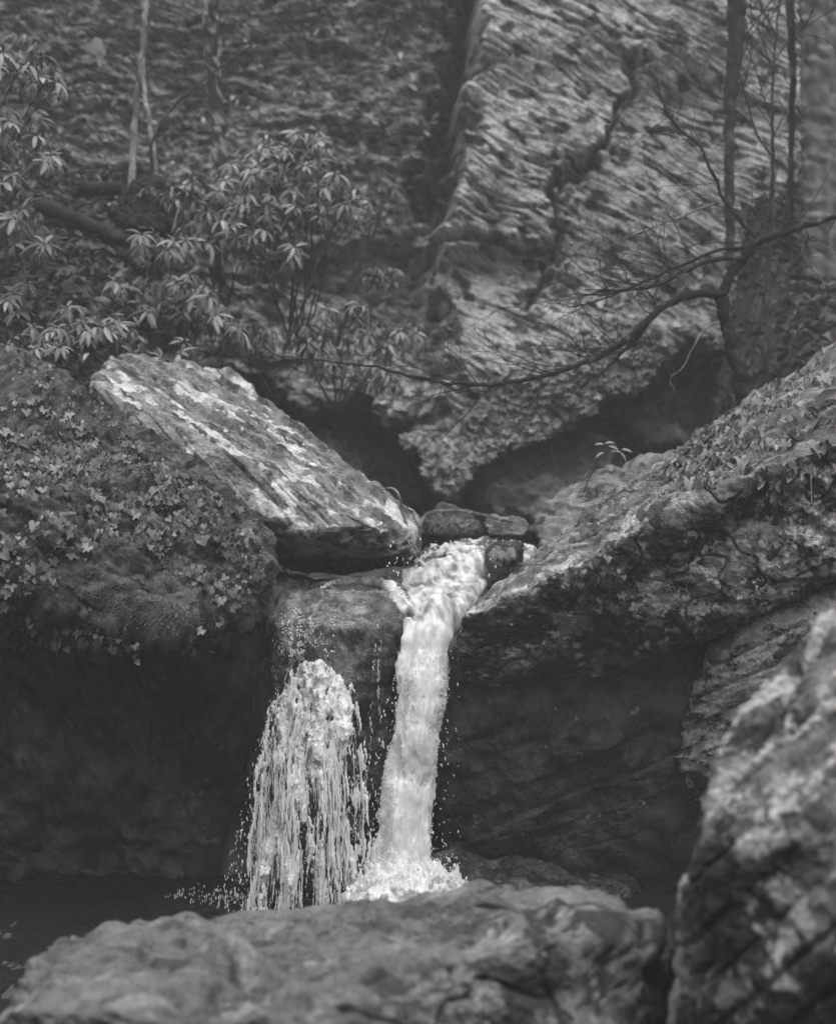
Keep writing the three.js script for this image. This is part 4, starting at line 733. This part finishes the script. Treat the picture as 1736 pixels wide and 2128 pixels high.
// leaf litter on the banks, and the pale leaves that cling to the cliff's foot
function litter(name, label, category, list, geo, mats, size, seed) {
  const r = rng(seed), im = new THREE.InstancedMesh(geo, mats, list.length), o = new THREE.Object3D();
  list.forEach(([p, n], i) => { o.position.copy(p); orient(o, V(r() - 0.5, (r() - 0.5) * 0.6, r() - 0.5), n.clone().add(V((r() - 0.5) * 0.9, (r() - 0.5) * 0.9, (r() - 0.5) * 0.9))); o.scale.setScalar(mix(size[0], size[1], r())); o.updateMatrix(); im.setMatrixAt(i, o.matrix); const v = 0.45 + 1.1 * r() * r(); im.setColorAt(i, new THREE.Color().setRGB(v, v, v)); });
  return tag(im, name, label, category, null, 'stuff');
}
{
  const r = rng(41), L = [], R = [], F = [];
  for (let i = 0; i < 9000; i++) { const x = mix(-4.6, -0.9, r()), z = -mix(9.2, 14, r()); L.push([V(x, groundY(x, z) + 0.02, z), V(0, 1, 0.4)]); }
  for (let i = 0; i < 6000; i++) { const x = mix(1.5, 4.6, r()), z = -mix(9.3, 13.5, r()); R.push([V(x, groundY(x, z) + 0.02, z), V(0, 1, 0.4)]); }
  litter('leaf_litter', 'dead leaves covering the bank below the pale twin stems', 'leaf litter', L, dryGeos[0], dryMats[0], [0.06, 0.12], 42);
  litter('leaf_litter', 'dead leaves covering the bank among the trunks at the right', 'leaf litter', R, dryGeos[1], dryMats[0], [0.06, 0.12], 43);
  let n = 0; while (n < 3800) {
    const x = mix(-0.7, 3.6, r()), y = mix(2, 4.2, r()), [z, m, px, py] = cliffZ(x, y), b = along(bottomLine, px);
    if (py > b + 4 || py < b - 190 * Math.sqrt(r()) || fbm(x * 3, y * 3, 50, 2) < -0.12 + (px > 1350 ? 0.25 : 0)) continue;
    F.push([V(x, y, z + 0.03), V(-0.1, 0.6, 0.9)]); n++;
  }
  litter('creeper_leaves', 'pale creeper leaves draped over the foot of the cliff', 'creeper', F, ivyGeos[3], leafMat(0.42, 0.7), [0.06, 0.11], 44);
  const C = [], r2 = rng(46); while (C.length < 420) { const x = mix(-4.2, 0.3, r2()), y = mix(3.6, 7, r2()), q = cliffZ(x, y); if (fbm(x * 1.5, y * 1.5, 70, 2) > -0.05) C.push([V(x, y, q[0] + 0.05), V(0, 0.5, 0.9)]); }
  litter('clinging_leaves', 'scattered pale dead leaves caught on the dark layered cliff', 'leaf litter', C, dryGeos[2], dryMats[2], [0.05, 0.12], 47);
}
console.log('leaves');

// ---------------------------------------------------------------- trees and wood
const path = list => list.map(a => at(...a));
function twigs(list, p, dir, len, rad, depth, r, bend = 0.5) {
  const pts = wander(p, dir, len, 4, r, bend); list.push(tube(pts, [rad, rad * 0.45], depth > 1 ? 5 : 3, 0.3, r() * 9));
  if (depth <= 0) return;
  const n = 2 + Math.floor(r() * 2.5);
  for (let i = 0; i < n; i++) { const k = 1 + Math.floor(r() * 4), q = pts[Math.min(4, k)], d = pts[Math.min(4, k)].clone().sub(pts[Math.min(4, k) - 1]).normalize().add(V((r() - 0.5) * 1.5, (r() - 0.5) * 1.2, (r() - 0.5) * 0.8)); twigs(list, q, d, len * (0.45 + 0.25 * r()), rad * 0.6, depth - 1, r, bend); }
}
{
  const base = at(1542, 880, 9.9), t = thing('bare_tree', 'small leafless tree with a long low limb arching over the stream', 'tree', base), r = rng(61);
  part(t, 'trunk', barkTube(path([[1545, 890, 9.9], [1538, 800, 9.9], [1518, 720, 9.9], [1502, 645, 9.9], [1497, 608, 9.9]]), [0.055, 0.046, 0.040, 0.042], { seed: 1, base: 0.012, lichen: 0.08, amount: 0 }), barkSkin);
  const limb = path([[1502, 612, 9.9], [1440, 612, 9.8], [1395, 626, 9.75], [1350, 660, 9.7], [1300, 706, 9.65], [1230, 746, 9.6], [1130, 781, 9.55], [1010, 799, 9.5], [940, 796, 9.45], [850, 780, 9.4], [760, 760, 9.4], [650, 748, 9.35], [575, 740, 9.3], [555, 726, 9.3]]);
  const limbMesh = part(t, 'branch', barkTube(limb, [0.028, 0.025, 0.020, 0.015, 0.012, 0.009, 0.006, 0.002], { sides: 8, seed: 2, base: 0.014, lichen: 0.10, amount: 0.05 }), barkSkin);
  const up = path([[1499, 618, 9.9], [1518, 570, 9.9], [1545, 535, 9.9], [1572, 505, 9.85], [1620, 486, 9.8], [1670, 470, 9.75], [1770, 440, 9.7]]);
  const upMesh = part(t, 'branch', barkTube(up, [0.036, 0.030, 0.024, 0.020, 0.014], { sides: 8, seed: 3, base: 0.014, lichen: 0.10, amount: 0.05 }), barkSkin);
  const rise = path([[1575, 500, 9.85], [1545, 466, 9.9], [1510, 425, 9.9], [1490, 385, 9.95], [1468, 335, 9.95], [1452, 300, 10], [1430, 285, 10], [1388, 240, 10], [1362, 165, 10]]);
  const riseMesh = part(t, 'branch', barkTube(rise, [0.017, 0.013, 0.010, 0.007, 0.003], { sides: 8, seed: 4, base: 0.014, lichen: 0.10, amount: 0.05 }), barkSkin);
  const arm = path([[1545, 537, 9.9], [1475, 541, 9.8], [1410, 570, 9.75], [1370, 590, 9.7], [1330, 601, 9.7], [1215, 602, 9.65]]);
  const armMesh = part(t, 'branch', barkTube(arm, [0.020, 0.014, 0.010, 0.003], { sides: 8, seed: 5, base: 0.014, lichen: 0.10, amount: 0.05 }), barkSkin);
  const arm2 = path([[1560, 515, 9.9], [1490, 520, 9.85], [1430, 545, 9.8], [1360, 575, 9.75], [1270, 615, 9.7], [1190, 640, 9.7]]);
  const armMeshLow = part(t, 'branch', barkTube(arm2, [0.012, 0.009, 0.003], { sides: 8, seed: 6, base: 0.014, lichen: 0.10, amount: 0.05 }), barkSkin);
  const far = path([[1492, 420, 9.95], [1400, 455, 9.9], [1320, 486, 9.9], [1255, 505, 9.85], [1180, 500, 9.85]]);
  const farMesh = part(t, 'branch', barkTube(far, [0.008, 0.006, 0.002], { sides: 6, seed: 7, base: 0.16, lichen: 0.3, amount: 0.3 }), barkSkin);
  const dead = path([[1503, 665, 9.9], [1465, 682, 9.85], [1440, 720, 9.8], [1420, 760, 9.8], [1392, 788, 9.8], [1402, 815, 9.8], [1385, 830, 9.8]]);
  const deadMesh = part(t, 'branch', barkTube(dead, [0.008, 0.007, 0.005, 0.002], { sides: 6, seed: 8, base: 0.16, lichen: 0.3, amount: 0.3 }), barkSkin);
  const fork = path([[1350, 662, 9.7], [1320, 705, 9.7], [1280, 745, 9.65], [1235, 790, 9.6]]);
  const forkMesh = part(t, 'branch', barkTube(fork, [0.018, 0.012, 0.003], { sides: 8, seed: 9, base: 0.014, lichen: 0.10, amount: 0.05 }), barkSkin);
    const sprout = (wood, pts, from, to, n, len, dirs, depth = 2, rad = 0.004) => { const tw = [], cv = new THREE.CatmullRomCurve3(pts); for (let i = 0; i < n; i++) { const p = cv.getPoint(mix(from, to, r())); twigs(tw, p, V(dirs[0] + (r() - 0.5) * 1.2, dirs[1] + (r() - 0.5) * 1.4, (r() - 0.5) * 1.2), len * (0.5 + r()), rad * 1.1, depth, r, 0.8); }
    const g = mergeGeometries(tw); g.translate(-t.position.x, -t.position.y, -t.position.z); const m = new THREE.Mesh(g, twigMat); m.name = 'twigs'; m.userData.kind = 'stuff'; wood.add(m); };
  sprout(limbMesh, limb, 0.12, 0.6, 24, 0.5, [-0.9, 0.1]); sprout(limbMesh, limb, 0.55, 1, 12, 0.25, [-0.6, -0.1], 1, 0.003); sprout(armMesh, arm, 0.2, 1, 18, 0.45, [-0.9, 0]); sprout(armMeshLow, arm2, 0.3, 1, 9, 0.35, [-0.9, -0.1], 2, 0.003);
  sprout(upMesh, up, 0.4, 1, 14, 0.5, [0.3, 0.3]); sprout(riseMesh, rise, 0.2, 1, 16, 0.35, [-0.4, 0.4], 1, 0.003); sprout(farMesh, far, 0.2, 1, 12, 0.3, [-0.6, 0.1], 1, 0.0025); sprout(forkMesh, fork, 0.3, 1, 7, 0.3, [-0.6, -0.3], 1, 0.003); sprout(deadMesh, dead, 0.3, 1, 5, 0.2, [-0.3, 0.4], 1, 0.003);
}
const darkSkin = { base: 0.028, lichen: 0.10, amount: 0.05 };
function stemTree(name, label, trunks, skin, seed, twigCount = 0, group, twigLen = 0.6, tm = twigMat) {
  const base = at(...trunks[0].pts[0]), t = thing(name, label, 'tree', base, group), r = rng(seed), tw = [];
  for (const { pts, rad, n = 'trunk', sides = 12 } of trunks) {
    const p = path(pts); part(t, n, barkTube(p, rad, { sides, seed, ...skin }), barkSkin);
    const cv = new THREE.CatmullRomCurve3(p);
    for (let i = 0; i < twigCount; i++) twigs(tw, cv.getPoint(0.25 + 0.75 * r()), V((r() - 0.5) * 2, 0.5 + r() * 0.8, (r() - 0.5)), twigLen * (0.4 + r()), 0.005, 2, r, 0.4);
  }
  if (tw.length) part(t, 'twigs', mergeGeometries(tw), tm, 'stuff');
  return t;
}
stemTree('twin_stemmed_tree', 'slender pale tree whose two stems cross on the left bank', [
  { pts: [[272, 395, 12.2], [278, 300, 12.2], [285, 200, 12.2], [296, 120, 12.2], [303, 0, 12.2], [310, -250, 12.2]], rad: [0.030, 0.026, 0.024, 0.022, 0.018] },
  { pts: [[326, 400, 12.1], [322, 340, 12.1], [312, 260, 12.1], [300, 190, 12.15], [297, 120, 12.2]], rad: [0.02, 0.02, 0.018, 0.016] }], { base: 0.24, lichen: 0.42, amount: 0.35 }, 71, 2);
stemTree('lichen_tree', 'upright trunk blotched with lichen behind the rhododendron', [
  { pts: [[455, 640, 12.0], [450, 480, 12.0], [455, 330, 12.0], [448, 200, 12.0], [440, 80, 12.0], [432, -50, 12.0], [425, -500, 12.0]], rad: [0.065, 0.060, 0.056, 0.055, 0.05] },
  { pts: [[450, 240, 12.0], [456, 120, 11.95], [450, 0, 11.9], [440, -160, 11.9]], rad: [0.02, 0.016, 0.012], n: 'branch' }], { base: 0.035, lichen: 0.32, amount: 0.44 }, 72, 2);
stemTree('leaning_sapling', 'thin dark sapling leaning right from the left bank', [
  { pts: [[330, 440, 11.9], [316, 360, 11.9], [318, 290, 11.9], [345, 240, 11.9], [400, 185, 11.9], [470, 130, 11.9], [600, 40, 11.9], [640, 0, 11.9]], rad: [0.016, 0.014, 0.010, 0.007, 0.004], sides: 7 }], darkSkin, 73, 3, undefined, 0.35);
stemTree('background_tree', 'dark broken trunk standing against the right part of the cliff', [
  { pts: [[1516, 560, 12.1], [1514, 330, 12.1], [1518, 200, 12.1], [1527, 100, 12.1], [1530, -50, 12.1], [1535, -500, 12.1]], rad: [0.035, 0.04, 0.075, 0.09, 0.09] }], darkSkin, 74, 5, 'trunks at the right of the cliff');
stemTree('background_tree', 'narrow dark trunk between the broken trunk and the thick pale trunk', [
  { pts: [[1640, 620, 12.3], [1643, 300, 12.3], [1646, 150, 12.3], [1640, 0, 12.3], [1636, -500, 12.3]], rad: [0.02, 0.024, 0.042, 0.035] }], darkSkin, 75, 7, 'trunks at the right of the cliff');
stemTree('background_tree', 'thick pale trunk at the right edge of the view', [
  { pts: [[1712, 760, 12.0], [1708, 500, 12.0], [1704, 250, 12.0], [1700, 0, 12.0], [1696, -600, 12.0]], rad: [0.16, 0.15, 0.145, 0.135], sides: 22 }], { base: 0.13, lichen: 0.24, amount: 0.35 }, 76, 1, 'trunks at the right of the cliff');
stemTree('sapling', 'tall thin leafless sapling rising behind the bare tree', [
  { pts: [[1590, 800, 10.9], [1592, 640, 10.9], [1600, 450, 10.9], [1605, 320, 10.9], [1603, 200, 10.9], [1612, 70, 10.9], [1625, -60, 10.9]], rad: [0.02, 0.018, 0.014, 0.010, 0.006], sides: 7 },
  { pts: [[1604, 325, 10.9], [1575, 285, 10.9], [1550, 210, 10.9], [1530, 120, 10.9], [1525, 60, 10.9]], rad: [0.009, 0.007, 0.003], n: 'branch', sides: 6 },
  { pts: [[1610, 75, 10.9], [1590, 30, 10.9], [1565, -20, 10.9]], rad: [0.006, 0.003], n: 'branch', sides: 5 },
  { pts: [[1605, 130, 10.9], [1640, 85, 10.9], [1680, 50, 10.9]], rad: [0.005, 0.002], n: 'branch', sides: 5 }], darkSkin, 77, 9, undefined, 0.55);
for (const [k, pts, label] of [
  [0, [[588, 730, 11.3], [620, 660, 11.3], [645, 590, 11.3], [665, 530, 11.3], [690, 470, 11.3]], 'slim leafless shoot leaning right in front of the pale ledge wall, leftmost of three'],
  [1, [[700, 720, 11.3], [722, 630, 11.3], [745, 560, 11.3], [775, 490, 11.3], [800, 420, 11.3]], 'slim leafless shoot in front of the pale ledge wall, middle of three'],
  [2, [[640, 620, 11.5], [646, 540, 11.5], [648, 480, 11.5], [650, 420, 11.5]], 'straight thin leafless shoot in front of the pale ledge wall']])
  stemTree('shoot', label, [{ pts, rad: [0.014, 0.011, 0.008, 0.005], sides: 6 }], darkSkin, 80 + k, 5, 'shoots before the ledge wall', 0.45);

function stick(name, label, category, pts, rad, mat, sides = 7) { const p = path(pts), m = new THREE.Mesh(barkTube(p, rad, { sides, seed: pts[0][0], base: mat.color.r, lichen: Math.min(0.4, mat.color.r * 2), amount: 0.25 }), barkSkin); return tag(m, name, label, category); }
stick('arched_branch', 'smooth fallen branch arching over the stream stones', 'branch', [[868, 1098, 9.0], [886, 1070, 9.1], [930, 1062, 9.2], [985, 1066, 9.25], [1040, 1080, 9.2], [1095, 1092, 9.1]], [0.009, 0.012, 0.011, 0.009, 0.005], grey(0.11, 0.8), 9);
stick('crooked_stick', 'crooked bare stick standing at the brink beside the chute', 'stick', [[793, 1018, 8.65], [815, 1014, 8.65], [828, 1028, 8.65], [836, 1065, 8.65], [848, 1105, 8.65], [868, 1145, 8.65], [880, 1165, 8.65]], [0.005, 0.008, 0.008, 0.007, 0.006], grey(0.16, 0.85));
stick('twig', 'thin twig hanging from the crooked stick to the stream', 'twig', [[832, 1030, 8.7], [850, 1060, 8.75], [880, 1102, 8.8], [930, 1110, 8.9], [970, 1112, 9.0]], [0.003, 0.003, 0.002], twigMat, 5);
stick('fallen_trunk', 'dark fallen trunk lying down the left bank', 'log', [[80, 425, 11.6], [180, 465, 11.5], [260, 500, 11.3], [345, 540, 11.1]], [0.06, 0.055, 0.05, 0.04], bark, 10);
stick('log', 'short dark log below the pale twin stems', 'log', [[165, 388, 11.9], [210, 392, 11.9], [255, 392, 11.9]], [0.05, 0.055, 0.05], bark, 10);
boulder('root_mass', 'black upturned root mass at the foot of the twin stems', 'stump', [
  [225, 425, 11.8], [262, 385, 11.9], [320, 380, 11.9], [345, 420, 11.8], [372, 478, 11.6], [330, 490, 11.6], [250, 465, 11.6], [300, 400, 12.3], [350, 480, 12.2], [250, 460, 12.2]],
  { N: 60, disp: rough(0.2, 2), colour: (x, y, z) => mottle(x, y, z, 0.03, { stain: 0.018, stains: 0 }) });
stick('pale_stick', 'pale curved dead stick rising from the rhododendron', 'stick', [[362, 475, 11.1], [370, 440, 11.1], [385, 415, 11.1], [392, 395, 11.1]], [0.009, 0.009, 0.006], paleBark);
stick('twig', 'long twig lying down the crest of the overhanging boulder', 'twig', [[1545, 905, 8.3], [1580, 875, 8.4], [1625, 840, 8.45], [1665, 795, 8.5], [1690, 770, 8.5]], [0.004, 0.006, 0.005], grey(0.10, 0.9), 6);
stick('vine', 'thin pale vine hanging down the ivy at the right edge', 'vine', [[1705, 935, 7.4], [1688, 965, 7.35], [1683, 1000, 7.3], [1686, 1030, 7.3], [1680, 1060, 7.3]], [0.003, 0.003, 0.002], paleTwig, 5);
stick('vine', 'long looping vine across the shaded face at the right edge', 'vine', [[1745, 950, 7.2], [1700, 985, 7.2], [1670, 1005, 7.2], [1620, 1008, 7.2], [1580, 1003, 7.25], [1550, 990, 7.3]], [0.003, 0.003, 0.002], twigMat, 5);
{ // small sapling on the flaky slab
  const t = thing('seedling', 'tiny broad-leaved seedling standing on the flaky slab', 'plant', at(1210, 1020, 9.6)), r = rng(90);
  part(t, 'stem', tube(path([[1210, 1025, 9.6], [1228, 985, 9.6], [1246, 950, 9.6], [1256, 925, 9.6]]), [0.004, 0.003], 5), twigMat);
  for (const [px, py, dx, dy] of [[1254, 924, -1, 0.4], [1256, 922, 1, 0.5], [1254, 940, -1, -0.2], [1268, 938, 1, 0.3], [1290, 934, 1, 0.1], [1284, 936, -0.6, 0.6], [1288, 940, 0.7, -0.6]]) {
    const m = new THREE.Mesh(longGeos[1], evergreenMats[3]); m.name = 'leaf'; m.position.copy(at(px, py, 9.58)).sub(t.position); orient(m, V(dx, dy, 0.3), V(0, 1, 0.8)); m.scale.setScalar(0.55 + 0.2 * r()); t.add(m);
  }
}
// single dead leaves that can be told apart
function deadLeaf(label, px, py, d, size, tone, dir, face, geo = 0) { const m = new THREE.Mesh(dryGeos[geo], dryMats[tone]); m.position.copy(at(px, py, d)); orient(m, V(...dir), V(...face)); m.scale.setScalar(size); return tag(m, 'dead_leaf', label, 'leaf', 'single dead leaves'); }
deadLeaf('rolled pale dead leaf lying at the top edge of the ivy beside the slab', 452, 1036, 8.25, 0.11, 2, [1, 0.12, 0.1], [0, 0.7, 0.7], 2);
deadLeaf('large crumpled dead leaf in the middle of the ivy boulder', 340, 1165, 7.45, 0.14, 1, [0.25, 1, 0.1], [0, 0.3, 1], 0);
deadLeaf('small oval pale dead leaf just above the moss', 312, 1186, 7.38, 0.085, 2, [1, 0.25, 0.1], [0, 0.6, 0.8], 1);
deadLeaf('bright curled dead leaf in the ivy near its top', 175, 1078, 7.55, 0.12, 2, [1, -0.2, 0.1], [0, 0.6, 0.8], 3);
deadLeaf('big dead leaf propped in the ivy at the left', 45, 1010, 7.35, 0.2, 1, [0.8, -0.6, 0.1], [0, 0.5, 0.8], 1);
deadLeaf('dark dead leaf lying flat on the near boulder', 985, 1888, 4.75, 0.11, 0, [1, -0.02, 0.15], [0, 1, 0.1], 2);
deadLeaf('pale dead leaf caught at the foot of the overhanging boulder crest', 1545, 905, 8.1, 0.16, 2, [1, 0.3, 0.1], [0, 0.7, 0.7], 0);
deadLeaf('bright narrow dead leaf at the right edge of the ivy crest', 1690, 860, 7.75, 0.17, 2, [0.8, 0.7, 0.1], [0, 0.6, 0.7], 2);
deadLeaf('large pale dead leaf hanging before the dark cliff at the upper left', 196, 112, 11.5, 0.15, 1, [0.3, 1, 0.1], [0.3, 0.3, 1], 4);
deadLeaf('drooping dead leaf hanging below the large pale one', 205, 108, 11.5, 0.12, 1, [0.1, -1, 0], [0.3, 0.2, 1], 1);

// ---------------------------------------------------------------- draw
scene.traverse(o => { if (o.isMesh) { o.castShadow = true; o.receiveShadow = true; } });
{ let n = 0; scene.traverse(o => { if (o.isMesh && !o.isInstancedMesh) n += (o.geometry.index ? o.geometry.index.count : o.geometry.attributes.position.count) / 3; }); console.log('triangles', n); }
renderer.render(scene, camera);
